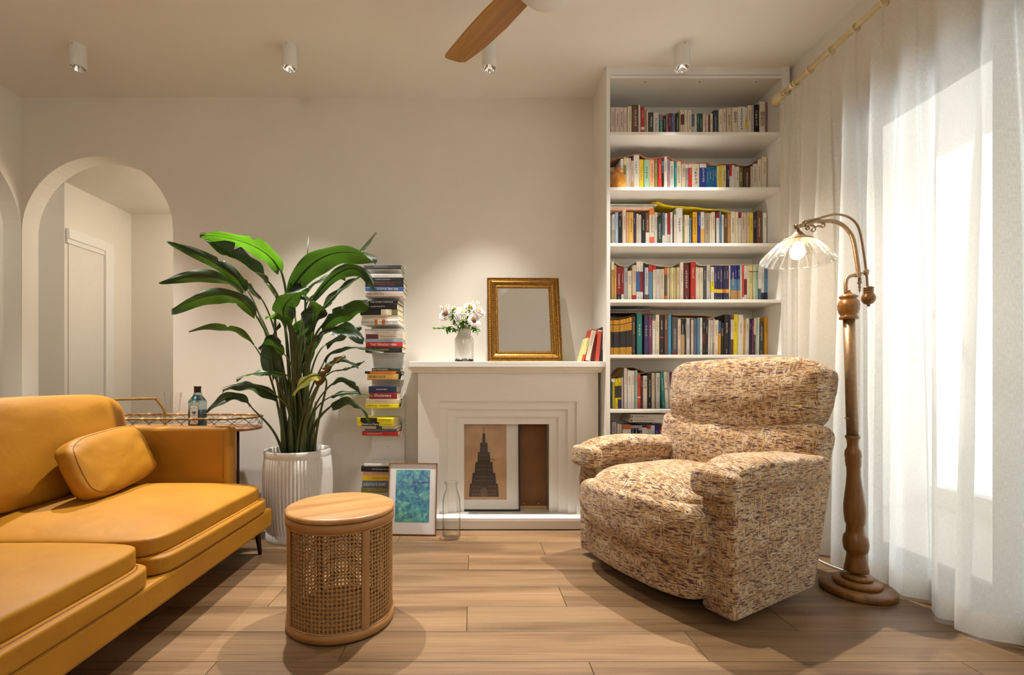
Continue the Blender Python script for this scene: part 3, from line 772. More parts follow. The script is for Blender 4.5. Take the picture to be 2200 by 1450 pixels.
TOWER = [
 (578.5, [tb(782, 862, 570.6, 578, 'dgrey', label='dark grey thin book at the very top of the book tower')]),
 (638.5, [tb(785, 866, 626.5, 638, 'pinkcream', txt='LEAN ANALYTICS', ink='black', frac=(0.04, 0.5), label='pale pink book with black capitals under the bright blue tower book'),
          tb(785, 867, 617, 626, 'blue', txt='STARTUP  ERIC RIES', frac=(0.30, 0.86), label='bright blue book with white capitals in the book tower'),
          tb(785, 867, 605, 616.5, 'black', txt='Homo Deus', ink='red', frac=(0.28, 0.76), hf=0.62, label='black book with red lettering directly above the blue tower book'),
          tb(785, 867, 596, 604.5, 'black', label='black book with white capitals, third from the top of the tower'),
          tb(783, 863, 588, 595.5, 'white', label='white book under the top plate of the book tower')]),
 (698.5, [tb(776, 858, 687.5, 698, 'white', txt='KEVIN KELLY    THE INEVITABLE', ink='black', rz=-0.10, frac=(0.03, 0.97), hf=0.42, label='white book with two orange arrows on its spine in the tower', bands=((0.36, 0.44, 'orange'), (0.56, 0.64, 'orange'))),
          tb(777, 858, 677, 687, 'cream', txt='PLATFORM REVOLUTION', ink='black', rz=-0.09, frac=(0.08, 0.62), label='cream book with dark capitals above the orange-arrow tower book'),
          tb(774, 856, 665, 676.5, 'olive', bands=((0.0, 0.55, 'black'), (0.56, 0.84, 'cream')), rz=-0.10, label='olive, black and cream banded book in the tower'),
          tb(776, 855, 652, 664.5, 'black', rz=-0.11, frac=(0.05, 0.4), hf=0.4, label='plain black thick book with grey lettering in the tower'),
          tb(783, 856, 645, 651.5, 'black', txt='THE MONEY FORMULA', rz=-0.09, frac=(0.18, 0.86), label='thin black book with white and orange capitals in the tower')]),
 (757.5, [tb(785, 864, 745.5, 757, 'black', txt='OUT OF CONTROL', ink='gold', frac=(0.05, 0.65), hf=0.7, label='black book with gold display capitals in the tower'),
          tb(786, 865, 734.5, 745, 'red', txt='THE TEN-DAY MBA', frac=(0.12, 0.84), hf=0.5, label='red book with white serif capitals in the tower'),
          tb(784, 864, 727, 734, 'lblue', txt='TRACTION', ink='red', frac=(0.3, 0.52), label='pale blue thin book with red capitals in the tower'),
          tb(786, 865, 717, 726.5, 'cream', bands=((0.0, 0.34, 'maroon'),), txt='The Alchemy of Finance', ink='black', frac=(0.37, 0.84), hf=0.5, label='maroon and cream book in the tower'),
          tb(784, 865, 709, 716.5, 'white', label='white book with grey capitals above the maroon tower book'),
          tb(784, 864, 704.5, 708.6, 'lgrey', label='thin pale grey booklet topping its tower pile')]),
 (815.5, [tb(789, 855, 802.5, 815, 'gold', txt='MOBY DICK', ink='black', frac=(0.06, 0.6), hf=0.55, label='tan book with heavy black capitals in the tower'),
          tb(784, 862, 796.5, 802, 'black', bands=((0.14, 0.86, 'orange'),), label='thin black and orange book above the tan tower book'),
          tb(799, 860, 789.5, 796, 'dgreen', txt='BEAT THE DEALER', frac=(0.04, 0.56), label='dark green short book with white capitals in the tower')]),
 (875.5, [tb(786, 857, 866, 875, 'byellow', txt='NIR EYAL  HOOKED', ink='black', frac=(0.04, 0.72), hf=0.6, label='bright yellow book with black hand-drawn capitals in the tower'),
          tb(786, 858, 856, 865.5, 'beige', label='beige book with brown lettering above the yellow tower book'),
          tb(793, 853, 842, 855.5, 'dred', txt='Dictionary', frac=(0.2, 0.8), hf=0.6, label='deep red dictionary in the book tower'),
          tb(792, 852, 827.8, 841.5, 'navy', label='dark navy thick book above the deep red dictionary')]),
 (935, [tb(778, 857, 925.5, 934.5, 'red', txt='HACKING GROWTH', frac=(0.14, 0.56), rz=-0.12, label='red book with white capitals at the foot of its tower pile'),
        tb(784, 854, 919.3, 925, 'slate', rz=-0.11, label='slate blue thin book above the red foot book of the tower'),
        tb(787, 852, 913, 918.8, 'beige', rz=-0.13, bands=((0.34, 0.54, 'dteal'),), label='beige book with a teal patch in the tower'),
        tb(768, 848, 904.3, 912.5, 'byellow', bands=((0.12, 0.6, 'black'),), txt='Business Plans', frac=(0.14, 0.58), hf=0.6, rz=-0.13, more=(('DUMMIES', 'black', 0.64, 0.97),), label='lower of two yellow and black handbooks in the tower'),
        tb(767, 847, 894.5, 903.8, 'byellow', bands=((0.10, 0.56, 'black'),), rz=-0.13, more=(('DUMMIES', 'black', 0.62, 0.95),), label='upper of two yellow and black handbooks in the tower')]),
 (1057, [tb(776, 860, 1044.5, 1055, 'olive', txt='THE THREE-BODY PROBLEM', ink='gold', frac=(0.14, 0.95), hf=0.4, label='olive green novel at the bottom of the book tower'),
         tb(778, 860, 1029, 1044, 'slate', txt="DEATH'S END", frac=(0.04, 0.62), hf=0.55, label='slate blue novel with white capitals low in the book tower'),
         tb(778, 861, 1016, 1028.4, 'yellow', label='yellow book above the slate blue novel in the tower'),
         tb(779, 861, 1008, 1015.5, 'pink', label='dusty pink thin book under the large black tower book'),
         tb(776, 868, 996.5, 1007.5, 'black', rz=-0.10, label='large black book low in the tower'),
         tb(782, 864, 991, 996, 'white', rz=-0.04, label='white pad lying on the large black tower book')]),
]
for vp, pile in TOWER:
    z = tower_plate(vp) + 0.0004
    for s in pile:
        th = (s['v1'] - s['v0']) * TWD / F
        d = TWD
        X0, X1 = (s['x0'] - U0) * d / F, (s['x1'] - U0) * d / F
        h = X1 - X0
        # lying on its side: head along the wall, spine towards the viewer
        o = book('book', s['label'], th, 0.152, h, s['col'], (), None, None, (X0, d, z + th / 2), (0, 0, 0), 'books in the wall tower', mark=False)
        o.rotation_euler = Euler((0, radians(90), s['rz']), 'XYZ')
        for f0, f1, c in s['bands']:
            MB().bb(-th / 2 - 0.0002, th / 2 + 0.0002, -0.0009, 0.004, h * f0, h * f1).obj('spine_band', bm_(c), o, False)
        def put(txt, ink, f0, f1, hf):
            me, tw_, th_ = text_mesh(txt, INK[ink])
            sc_ = min(h * (f1 - f0) / tw_, th * hf / th_)
            sx_ = min(h * (f1 - f0) / tw_, sc_ * 1.35)
            zc = h * (f0 + f1) / 2 - tw_ * sx_ / 2
            link_mesh('spine_title', me, o, (th_ * sc_ / 2, -0.0014, zc), (radians(90), radians(-90), 0), (sx_, sc_, 1))
        if s['txt']: put(s['txt'], s['ink'], s['frac'][0], s['frac'][1], s['hf'])
        if not s['txt'] and not s['bands'] and th > 0.018:      # print too small to read
            ik = 'white' if sum(CC[s['col']]) < 330 else 'grey'
            link_mesh('spine_title', glyphs(9, ik, 3), o, (0, -0.0014, h * 0.66), (0, 0, 0), (th * 0.32, 1, h * 0.045))
        for (t_, ik, f0, f1) in s['more']: put(t_, ik, f0, f1, 0.6)
        z += th + 0.0003
for v in (960,):
    z = HC - (v - V0) * 3.1 / F
    for xx in (-0.006, 0.006):
        MB().box(((cx0 + cx1) / 2 + xx, 3.1145, z), (0.004, 0.002, 0.004)).obj('screw_hole', M_ALU, tw)
# ------------------------------------------------------------------ fireplace surround
FB = 2.95                      # body front
fp = thing('fireplace_surround', (0.23, 3.05, 0), 'white mock fireplace surround with stepped opening and wide mantel shelf', 'fireplace')
X0, X1 = -0.342, 0.800
ZT = HC + (V0 - 800) * FB / F          # top of the body
def fx(u, d=FB): return (u - U0) * d / F
def fz(v, d=FB): return HC - (v - V0) * d / F
steps = [(944, 1239, 862.5), (962, 1221, 880), (980, 1202, 897), (996.8, 1182.8, 913)]
HT = 0.078                    # hearth top
def portal(mb, ox0, ox1, oz1, ix0, ix1, iz1, y0, y1, zb):
    """frame of three boards around an opening that stands on zb"""
    mb.bb(ox0, ix0, y0, y1, zb, oz1).bb(ix1, ox1, y0, y1, zb, oz1).bb(ix0, ix1, y0, y1, iz1, oz1)
st = [(fx(a), fx(b), fz(c)) for a, b, c in steps]
mb = MB(); portal(mb, X0, X1, ZT, st[0][0], st[0][1], st[0][2], FB, BW - 0.002, HT); mb.obj('body', M_WHITE, fp)
for k in range(3):
    mb = MB(); portal(mb, st[k][0], st[k][1], st[k][2], st[k + 1][0], st[k + 1][1], st[k + 1][2], FB + 0.018 * (k + 1), FB + 0.018 * (k + 1) + 0.022, HT); mb.obj('stepped_moulding', M_WHITE, fp)
MB().bb(st[0][0] + 0.001, st[0][1] - 0.001, BW - 0.02, BW - 0.004, HT, st[0][2] - 0.001).obj('firebox_back', mat('firebox_grey_paint', rgb(200, 196, 188), 0.8), fp)  # back panel in a greyer white than the surround
MB().bb(X0 - 0.03, X1 + 0.005, 2.87, BW - 0.003, HT - 0.022, HT, 0.002).obj('hearth_slab', M_WHITE, fp)
MB().bb(X0 - 0.012, X1 - 0.002, 2.885, BW - 0.003, 0.004, HT - 0.022).obj('hearth_plinth', M_WHITE, fp)
MT = fz(776.5, 2.85)
ms = MB().bb(fx(878.5, 2.85), 0.8175, 2.85, BW - 0.001, MT - 0.034, MT, 0.002).obj('mantel_shelf', M_WHITE, fp)
# cornice under the shelf: cove and fillet swept round three sides
prof = [(0.058, MT - 0.034)] + [(0.058 - 0.026 * (1 - cos(a)), MT - 0.034 - 0.022 * sin(a)) for a in [pi / 2 * i / 6 for i in range(1, 7)]] + [(0.030, MT - 0.058), (0.030, ZT - 0.001), (0.0, ZT - 0.001)]
mb = MB(); ring = []
for o, z in prof:
    ring.append([(X0 - o, BW - 0.004, z), (X0 - o, FB - o, z), (min(X1 + o, 0.8165), FB - o, z), (min(X1 + o, 0.8165), BW - 0.004, z)])
vs = [p for r_ in ring for p in r_]; fs = []
for i in range(len(ring) - 1):
    for j in range(3): fs.append((i * 4 + j, i * 4 + j + 1, (i + 1) * 4 + j + 1, (i + 1) * 4 + j))
mb.add(vs, fs); mb.obj('cornice', M_WHITE, fp)

# ------------------------------------------------------------------ gilt mirror on the mantel
t = thing('gilt_mirror', (fx(1128.5, 2.97), 2.975, MT + 0.001), 'gold beaded frame mirror leaning on the wall on the mantel', 'mirror')
t.rotation_euler = (radians(-13.0), 0, radians(1.2))
M_GILT = mat('antique_gilt', rgb(142, 102, 44), 0.38, 0.85, vary=0.28, scale=70, bump=0.15, bscale=180)
MWd, MHt = 0.476, 0.575
mb = MB()
prof = [(0.0, 0.0), (0.0, -0.016), (0.004, -0.019), (0.009, -0.013), (0.021, -0.013), (0.026, -0.020), (0.034, -0.024), (0.041, -0.018), (0.053, -0.012), (0.056, -0.016), (0.062, -0.017), (0.066, -0.010), (0.070, -0.010), (0.070, 0.0)]
vs, fs = [], []
for o, y in prof:
    vs += [(-MWd / 2 + o, y, o), (MWd / 2 - o, y, o), (MWd / 2 - o, y, MHt - o), (-MWd / 2 + o, y, MHt - o)]
for i in range(len(prof)):
    for j in range(4):
        k = (j + 1) % 4; q = (i + 1) % len(prof)
        fs.append((i * 4 + j, i * 4 + k, q * 4 + k, q * 4 + j))
mb.add(vs, fs); mb.obj('moulded_frame', M_GILT, t, False)
beads = MB(); rope = MB()
def bead(mb_, x, z, y, r):
    vs = [(x, y - r, z)] + [(x + r * cos(a), y, z + r * sin(a)) for a in [i * pi / 3 for i in range(6)]]
    mb_.add(vs, [(0, 1 + (i + 1) % 6, 1 + i) for i in range(6)], True)
for side in range(4):
    n = 34 if side % 2 == 0 else 42
    for i in range(n + 1):
        f = i / n
        for mb_, o, y, r, every in ((beads, 0.015, -0.013, 0.0052, 1), (rope, 0.059, -0.0165, 0.0042, 1)):
            if side == 0: x, z = -MWd / 2 + o + (MWd - 2 * o) * f, o
            elif side == 1: x, z = MWd / 2 - o, o + (MHt - 2 * o) * f
            elif side == 2: x, z = MWd / 2 - o - (MWd - 2 * o) * f, MHt - o
            else: x, z = -MWd / 2 + o, MHt - o - (MHt - 2 * o) * f
            bead(mb_, x, z, y, r)
tag(beads.obj('beading', M_GILT, t, False), kind='stuff'); tag(rope.obj('rope_moulding', M_GILT, t, False), kind='stuff')
m, nt, out = nt_mat('mirror_silver'); g = N(nt, 'BsdfGlossy'); g.inputs['Color'].default_value = (0.86, 0.87, 0.85, 1)
tc = N(nt, 'TexCoord'); nn = N(nt, 'TexNoise'); nn.inputs['Scale'].default_value = 3; L(nt, tc.outputs['Object'], nn.inputs['Vector'])
mr = N(nt, 'MapRange'); mr.inputs[3].default_value = 0.01; mr.inputs[4].default_value = 0.03; L(nt, nn.outputs[0], mr.inputs[0]); L(nt, mr.outputs[0], g.inputs['Roughness']); L(nt, g.outputs[0], out.inputs[0])
MB().bb(-MWd / 2 + 0.066, MWd / 2 - 0.066, -0.006, -0.003, 0.066, MHt - 0.066).obj('mirror_glass', m, t, False)
MB().bb(-MWd / 2 + 0.01, MWd / 2 - 0.01, 0.0, 0.004, 0.01, MHt - 0.01).obj('backing_board', bm_('brown'), t, False)

# ------------------------------------------------------------------ vase and flowers on the mantel
VX, VY = fx(997, 2.96), 2.965
m, nt, out = nt_mat('cream_glaze_dark_foot')
b = N(nt, 'BsdfPrincipled'); L(nt, b.outputs[0], out.inputs[0]); b.inputs['Roughness'].default_value = 0.08; b.inputs['Coat Weight'].default_value = 0.5
tc = N(nt, 'TexCoord'); sp = N(nt, 'SeparateXYZ'); L(nt, tc.outputs['Object'], sp.inputs[0])
nn = N(nt, 'TexNoise'); nn.inputs['Scale'].default_value = 60; nn.inputs['Detail'].default_value = 3; L(nt, tc.outputs['Object'], nn.inputs['Vector'])
ad = N(nt, 'Math', operation='MULTIPLY_ADD'); L(nt, nn.outputs[0], ad.inputs[0]); ad.inputs[1].default_value = -0.034; L(nt, sp.outputs['Z'], ad.inputs[2])
r = ramp(nt, ad.outputs[0], [(0.0, rgb(48, 34, 26)), (0.001, rgb(48, 34, 26)), (0.004, rgb(224, 221, 212))]); L(nt, r.outputs[0], b.inputs['Base Color'])
va = thing('ceramic_vase', (VX, VY, MT), 'cream glazed jar vase with dark unglazed foot on the mantel', 'vase')
vp = [(0.058, 0.0), (0.061, 0.004), (0.061, 0.10), (0.0625, 0.138), (0.060, 0.150), (0.050, 0.166), (0.0455, 0.176), (0.0445, 0.196), (0.049, 0.206), (0.049, 0.212), (0.043, 0.212), (0.041, 0.196), (0.041, 0.17), (0.055, 0.14), (0.055, 0.01), (0.0001, 0.008)]
MB().lathe([(a, z) for a, z in vp], seg=40).obj('vase_body', m, va, False)
def petal_mat(name, base, tip):
    if name in MATS: return MATS[name]
    m, nt, out = nt_mat(name)
    d = N(nt, 'BsdfDiffuse'); tr = N(nt, 'BsdfTranslucent'); mx = N(nt, 'MixShader'); mx.inputs[0].default_value = 0.35
    tc = N(nt, 'TexCoord'); nn = N(nt, 'TexNoise'); nn.inputs['Scale'].default_value = 60; L(nt, tc.outputs['Object'], nn.inputs['Vector'])
    r = ramp(nt, nn.outputs[0], [(0.3, base), (0.7, tip)])
    L(nt, r.outputs[0], d.inputs[0]); L(nt, r.outputs[0], tr.inputs[0])
    L(nt, d.outputs[0], mx.inputs[1]); L(nt, tr.outputs[0], mx.inputs[2]); L(nt, mx.outputs[0], out.inputs[0])
    MATS[name] = m
    return m
M_PETAL = petal_mat('white_petal', rgb(240, 232, 226), rgb(252, 250, 246))
M_PETALP = petal_mat('blush_petal', rgb(238, 214, 216), rgb(250, 240, 238))
M_CENTER = mat('yellow_flower_centre', rgb(206, 152, 34), 0.8, vary=0.3, scale=300, bump=0.5, bscale=600)
M_CENTERB = mat('brown_flower_centre', rgb(110, 66, 24), 0.8, vary=0.3, scale=300, bump=0.5, bscale=600)
M_LEAFS = petal_mat('sprig_leaf', rgb(52, 92, 26), rgb(96, 142, 44))
M_STEM = mat('flower_stem', rgb(78, 110, 44), 0.6)
def basis(nrm):
    nrm = Vector(nrm).normalized(); a = nrm.orthogonal().normalized(); return a, nrm.cross(a), nrm
def petal(mb, c, dirv, up, ln, wd, curl, seg=4):
    side = dirv.cross(up).normalized()
    def fn(a, b_):
        s_ = a; x = (b_ - 0.5) * wd * (sin(pi * min(1, s_ * 0.86 + 0.12)) ** 0.7)
        return c + dirv * (ln * s_) + side * x + up * (curl * s_ * s_ * ln + 0.10 * abs(b_ - 0.5) * wd)
    mb.grid(fn, seg, 2)
def flower(u, v, d, r, face, big, label, group, rnd, pm=None, cm=None, foot=None):
    c = P(u, v, d)
    t = thing('cut_flower', c, label, 'flower', group)
    a, b_, n = basis(face)
    mb = MB()
    layers = ((11, 1.0, 0.05), (9, 0.85, 0.25), (7, 0.62, 0.5)) if big else ((9, 1.0, 0.1),)
    for cnt, ln, curl in layers:
        ph = rnd.uniform(0, 6)
        for i in range(cnt):
            q = ph + 2 * pi * i / cnt + rnd.uniform(-0.12, 0.12)
            petal(mb, c, a * cos(q) + b_ * sin(q), n, r * ln * rnd.uniform(0.88, 1.06), r * (1.0 if big else 0.7), curl * rnd.uniform(0.6, 1.3))
    mb.obj('petals', pm or M_PETAL, t)
    cr = r * (0.30 if big else 0.34)
    MB().soft(c + n * cr * 0.55, (cr * 2, cr * 2, cr * 1.3), 2, 5, Matrix((a, b_, n)).transposed()).obj('flower_centre', cm or M_CENTER, t)
    f = foot or Vector((VX + rnd.uniform(-0.02, 0.02), VY + rnd.uniform(-0.02, 0.02), MT + 0.15))
    mid = c - n * 0.035 + Vector((0, 0, -0.03)); mid = mid * 0.55 + Vector((VX, VY, MT + 0.205)) * 0.45 + Vector((0, 0, 0.012))
    MB().tube([c - n * 0.002, c * 0.7 + mid * 0.3 - n * 0.01, mid, f], 0.0014, 5).obj('stem', M_STEM, t)
    return t
rnd = random.Random(3)
flower(959, 675, 2.92, 0.052, (-0.5, -0.8, 0.35), True, 'large white bloom on the arch side of the bouquet', 'large white blooms in the vase', rnd, None, M_CENTERB)
flower(996, 674, 2.915, 0.054, (0.05, -0.55, 0.8), True, 'large white bloom with a yellow ringed centre in mid bouquet', 'large white blooms in the vase', rnd)
flower(1018, 689, 2.895, 0.048, (0.35, -0.9, 0.2), True, 'large creamy bloom lowest beside the gold mirror', 'large white blooms in the vase', rnd, None, M_CENTERB)
flower(1028, 669, 2.93, 0.046, (0.5, -0.5, 0.7), True, 'blush bloom closest to the gold mirror', 'large white blooms in the vase', rnd, M_PETALP)
flower(978, 668, 2.96, 0.044, (-0.2, -0.5, 0.85), True, 'half hidden white bloom behind the middle of the bouquet', 'large white blooms in the vase', rnd)
flower(1010, 660, 2.97, 0.044, (0.2, -0.6, 0.8), True, 'half hidden white bloom behind the blush bloom', 'large white blooms in the vase', rnd)
small = [(948, 659), (962, 656), (975, 660), (982, 668), (994, 663), (1002, 660), (1008, 655), (1016, 651), (1023, 656), (1012, 664), (1020, 667), (1031, 660), (1038, 676), (1004, 667), (1027, 650), (968, 668), (953, 664)]
for i, (u, v) in enumerate(sorted(small)):
    flower(u, v, 2.90 + 0.05 * rnd.random(), 0.0115, (rnd.uniform(-0.6, 0.6), -0.8, rnd.uniform(0.1, 0.9)), False, 'tiny white daisy with a yellow eye, %s from the plant side of the bouquet' % ordinal(i + 1), 'tiny white daisies in the vase', rnd)
def sprig(pts, label, n, ln, rnd):
    q = [P(*p) for p in pts]
    t = thing('leafy_sprig', q[0], label, 'sprig', 'green sprigs in the vase')
    MB().tube(q, 0.0016, 5).obj('stem', M_STEM, t)
    n = int(n * 1.7)
    for i in range(n):
        f = (i + 0.6) / n * (len(q) - 1); k = min(int(f), len(q) - 2); c = q[k].lerp(q[k + 1], f - k)
        mb = MB(); d = Vector((rnd.uniform(-1, 1), rnd.uniform(-0.7, 0.3), rnd.uniform(-0.7, 0.5))).normalized()
        petal(mb, c, d, Vector((rnd.uniform(-0.3, 0.3), -0.5, 1)).normalized(), ln * rnd.uniform(0.7, 1.2), ln * 0.5, -0.25, 5)
        mb.obj('leaf', M_LEAFS, t)
sprig([(986, 712, 2.95), (972, 702, 2.92), (955, 704, 2.89), (937, 706, 2.87)], 'leafy sprig reaching out towards the plant', 15, 0.034, rnd)
sprig([(990, 712, 2.95), (978, 692, 2.92), (972, 676, 2.90), (974, 660, 2.90)], 'leafy sprig standing up on the plant side of the vase', 12, 0.03, rnd)
sprig([(996, 712, 2.94), (992, 696, 2.90), (1000, 684, 2.87)], 'leafy sprig at the front of the vase mouth', 14, 0.034, rnd)
sprig([(1004, 712, 2.95), (1016, 700, 2.90), (1024, 706, 2.88), (1026, 720, 2.87)], 'leafy sprig drooping over the mirror side of the vase', 13, 0.03, rnd)
sprig([(1000, 712, 2.95), (1004, 690, 2.93), (1010, 670, 2.92), (1006, 656, 2.92)], 'leafy sprig rising between the large blooms', 12, 0.028, rnd)

# ------------------------------------------------------------------ books leaning at the end of the mantel
def mbook(u_foot, u_head, v_head, wpx, col, label, bands=(), title=None, y=2.915):
    d = y
    foot = P(u_foot, 0, d); top = P(u_head, v_head, d)
    h = sqrt((top.x - foot.x) ** 2 + (top.z - MT) ** 2); a = math.atan2(top.x - foot.x, top.z - MT)
    w_ = wpx * d / F
    return book('book', label, w_, 0.128, h, col, bands, None, title, (foot.x, y, MT + sin(a) * w_ / 2 + 0.0005), (0, a, 0), 'books leaning on the mantel', random.Random(int(u_foot)))
mbook(1251.5, 1265, 727, 5.5, 'pyellow', 'pale yellow book with orange foot leaning first on the mantel', ((0.7, 1.0, 'coral'),))
mbook(1261.5, 1276.5, 709, 9, 'red', 'red book with white spine panel leaning second on the mantel', ((0.03, 0.97, 'cream'),), marks('grey', 9, 0.9, 0.5))
mbook(1283, 1289.5, 709.5, 8, 'coral', 'orange book with cream edges leaning third on the mantel', ((0.0, 0.05, 'cream'),), marks('gold', 10, 0.85, 0.4))
mbook(1292, 1297, 703.5, 8, 'black', 'black book leaning nearest the bookcase on the mantel', (), marks('white', 12, 0.76, 0.36))

# ------------------------------------------------------------------ framed prints in and beside the fireplace
def framed(name, label, w_, h, loc, lean, rz, fw, fd, m_frame, m_mat, art, art_rect, glass=True):
    t = thing(name, loc, label, 'picture')
    t.rotation_euler = (radians(-lean), 0, radians(rz))
    for a, b_, c, d in ((-w_ / 2, w_ / 2, 0, fw), (-w_ / 2, w_ / 2, h - fw, h)):
        MB().bb(a, b_, -fd, 0, c, d, 0.0008).obj('frame_bar', m_frame, t, False)
    for a, b_ in ((-w_ / 2, -w_ / 2 + fw), (w_ / 2 - fw, w_ / 2)):
        MB().bb(a, b_, -fd, 0, fw, h - fw, 0.0008).obj('frame_bar', m_frame, t, False)
    MB().bb(-w_ / 2 + fw, w_ / 2 - fw, -fd * 0.55, -fd * 0.3, fw, h - fw).obj('mount', m_mat, t, False)
    x0, x1, z0, z1 = art_rect
    MB().bb(x0, x1, -fd * 0.55 - 0.0008, -fd * 0.5, z0, z1).obj('print', art, t, False)
    if glass: MB().bb(-w_ / 2 + fw, w_ / 2 - fw, -fd * 0.8, -fd * 0.76, fw, h - fw).obj('glazing', thin_glass('picture_glazing', (1, 1, 1, 1), 0.035), t, False)
    return t
# abstract blue-green print
m, nt, out = nt_mat('blue_green_abstract')
b = N(nt, 'BsdfPrincipled'); L(nt, b.outputs[0], out.inputs[0]); b.inputs['Roughness'].default_value = 0.6
tc = N(nt, 'TexCoord'); n1 = N(nt, 'TexNoise'); n1.inputs['Scale'].default_value = 24; n1.inputs['Detail'].default_value = 8; n1.inputs['Distortion'].default_value = 1.2; L(nt, tc.outputs['Object'], n1.inputs['Vector'])
r1 = ramp(nt, n1.outputs[0], [(0.30, rgb(24, 70, 120)), (0.42, rgb(40, 124, 156)), (0.52, rgb(80, 164, 172)), (0.62, rgb(140, 196, 180)), (0.74, rgb(214, 220, 180))])
v1 = N(nt, 'TexVoronoi', feature='DISTANCE_TO_EDGE'); v1.inputs['Scale'].default_value = 26; L(nt, n1.outputs['Color'], v1.inputs['Vector'])
r2 = ramp(nt, v1.outputs[0], [(0.0, (1, 1, 1, 1)), (0.12, (0, 0, 0, 1))])
mx = N(nt, 'Mix'); mx.data_type = 'RGBA'; mx.blend_type = 'SCREEN'; mx.inputs[0].default_value = 0.18; L(nt, r1.outputs[0], mx.inputs[6]); L(nt, r2.outputs[0], mx.inputs[7])
sp = N(nt, 'SeparateXYZ'); L(nt, tc.outputs['Object'], sp.inputs[0])
r3 = ramp(nt, None, [(0.0, rgb(120, 190, 170)), (0.35, rgb(90, 170, 180)), (0.7, rgb(60, 120, 170)), (1.0, rgb(110, 170, 200))]); mrr = N(nt, 'MapRange'); mrr.inputs[1].default_value = 0.06; mrr.inputs[2].default_value = 0.37; L(nt, sp.outputs['Z'], mrr.inputs[0]); L(nt, mrr.outputs[0], r3.inputs[0])
mx2 = N(nt, 'Mix'); mx2.data_type = 'RGBA'; mx2.blend_type = 'OVERLAY'; mx2.inputs[0].default_value = 0.5; L(nt, mx.outputs[2], mx2.inputs[6]); L(nt, r3.outputs[0], mx2.inputs[7]); L(nt, mx2.outputs[2], b.inputs['Base Color'])
M_MOUNT = mat('white_mount_card', rgb(232, 230, 226), 0.8, vary=0.01)
framed('framed_print', 'blue-green abstract print in a thin copper frame leaning against the fireplace', 0.298, 0.424, (fx(884, 2.79), 2.79, 0.001), 10.5, -2.5, 0.006, 0.018, mat('copper_frame', rgb(126, 80, 50), 0.4, 0.3), M_MOUNT, m, (-0.103, 0.105, 0.074, 0.382))
# sepia print: plain stone tower, standing in for the photograph's well-known drawing
m, nt, out = nt_mat('sepia_paper'); b = N(nt, 'BsdfPrincipled'); L(nt, b.outputs[0], out.inputs[0]); b.inputs['Roughness'].default_value = 0.5
tc = N(nt, 'TexCoord'); n1 = N(nt, 'TexNoise'); n1.inputs['Scale'].default_value = 7; n1.inputs['Detail'].default_value = 5; L(nt, tc.outputs['Object'], n1.inputs['Vector'])
r1 = ramp(nt, n1.outputs[0], [(0.3, rgb(176, 136, 98)), (0.7, rgb(206, 172, 134))]); L(nt, r1.outputs[0], b.inputs['Base Color'])
pw, ph_ = 0.47, 0.605
px = fx(996.8, 3.04) - 0.10 + pw / 2
t = framed('framed_print', 'sepia print of a dark stepped tower in a black frame inside the fireplace opening', pw, ph_, (px - 0.005, 3.035, HT + 0.001), 2.5, 0, 0.010, 0.022, bm_('black'), M_MOUNT, m, (-0.175, 0.148, 0.072, 0.585))
M_SEPIA = mat('sepia_ink', rgb(52, 40, 32), 0.6, vary=0.3, scale=90); M_SEPIA2 = mat('sepia_wash', rgb(104, 82, 62), 0.6, vary=0.25, scale=90)
tw_ = MB()
def flat(mb_, poly, y=-0.0136): mb_.add([(x, y, z) for x, z in poly], [tuple(range(len(poly)))])
cx = 0.0
for hw_, z0_, z1_ in ((0.098, 0.09, 0.175), (0.080, 0.175, 0.245), (0.060, 0.245, 0.315), (0.042, 0.315, 0.38), (0.026, 0.38, 0.44), (0.010, 0.44, 0.50), (0.002, 0.50, 0.54)):
    flat(tw_, [(-hw_, z0_), (hw_, z0_), (hw_ * 0.92, z1_), (-hw_ * 0.92, z1_)])
tw_.obj('printed_drawing', M_SEPIA, t, False)
w2 = MB()
flat(w2, [(-0.022, 0.09), (0.022, 0.09), (0.022, 0.13), (0.012, 0.148), (0, 0.153), (-0.012, 0.148), (-0.022, 0.13)], -0.0138)
for zz in (0.10, 0.125, 0.15, 0.19, 0.215, 0.26, 0.285, 0.33, 0.355, 0.395):
    for k in range(-5, 6):
        x = k * 0.0145 + (0.005 if int(zz * 1000) % 2 else 0)
        if abs(x) < 0.098 * (1 - (zz - 0.09) / 0.42) - 0.008 and not (zz < 0.16 and abs(x) < 0.028): flat(w2, [(x - 0.004, zz), (x + 0.003, zz), (x + 0.003, zz + 0.012), (x - 0.004, zz + 0.012)], -0.0138)
w2.obj('printed_shading', M_SEPIA2, t, False)
text_h('printed_caption', 'FIG. 1', INK['black'], 0.05, 0.088, 0.325, 0.337, -0.0137, t)
# picture with its back to the room
bx0, bx1 = fx(1090, 3.08), st[3][1] - 0.004
t = thing('reversed_frame', ((bx0 + bx1) / 2, 3.08, HT), 'brown hardboard back of a picture turned to face the wall in the fireplace', 'picture')
t.rotation_euler = (radians(-1.5), 0, 0)
hw = (bx1 - bx0) / 2
MB().bb(-hw, hw, -0.002, 0.004, 0.022, 0.60).obj('hardboard_back', mat('hardboard', rgb(122, 82, 44), 0.75, vary=0.08, scale=8, bump=0.05), t, False)
MB().bb(-hw, hw, -0.006, 0.012, 0.0, 0.020, 0.001).obj('frame_bar', wood('pale_pine', rgb(170, 130, 84), rgb(206, 168, 118), rgb(222, 190, 144)), t, False)
for x in (-0.02, 0.075): MB().box((x, -0.003, 0.034), (0.006, 0.002, 0.004)).obj('turn_clip', M_WIRE, t, False)

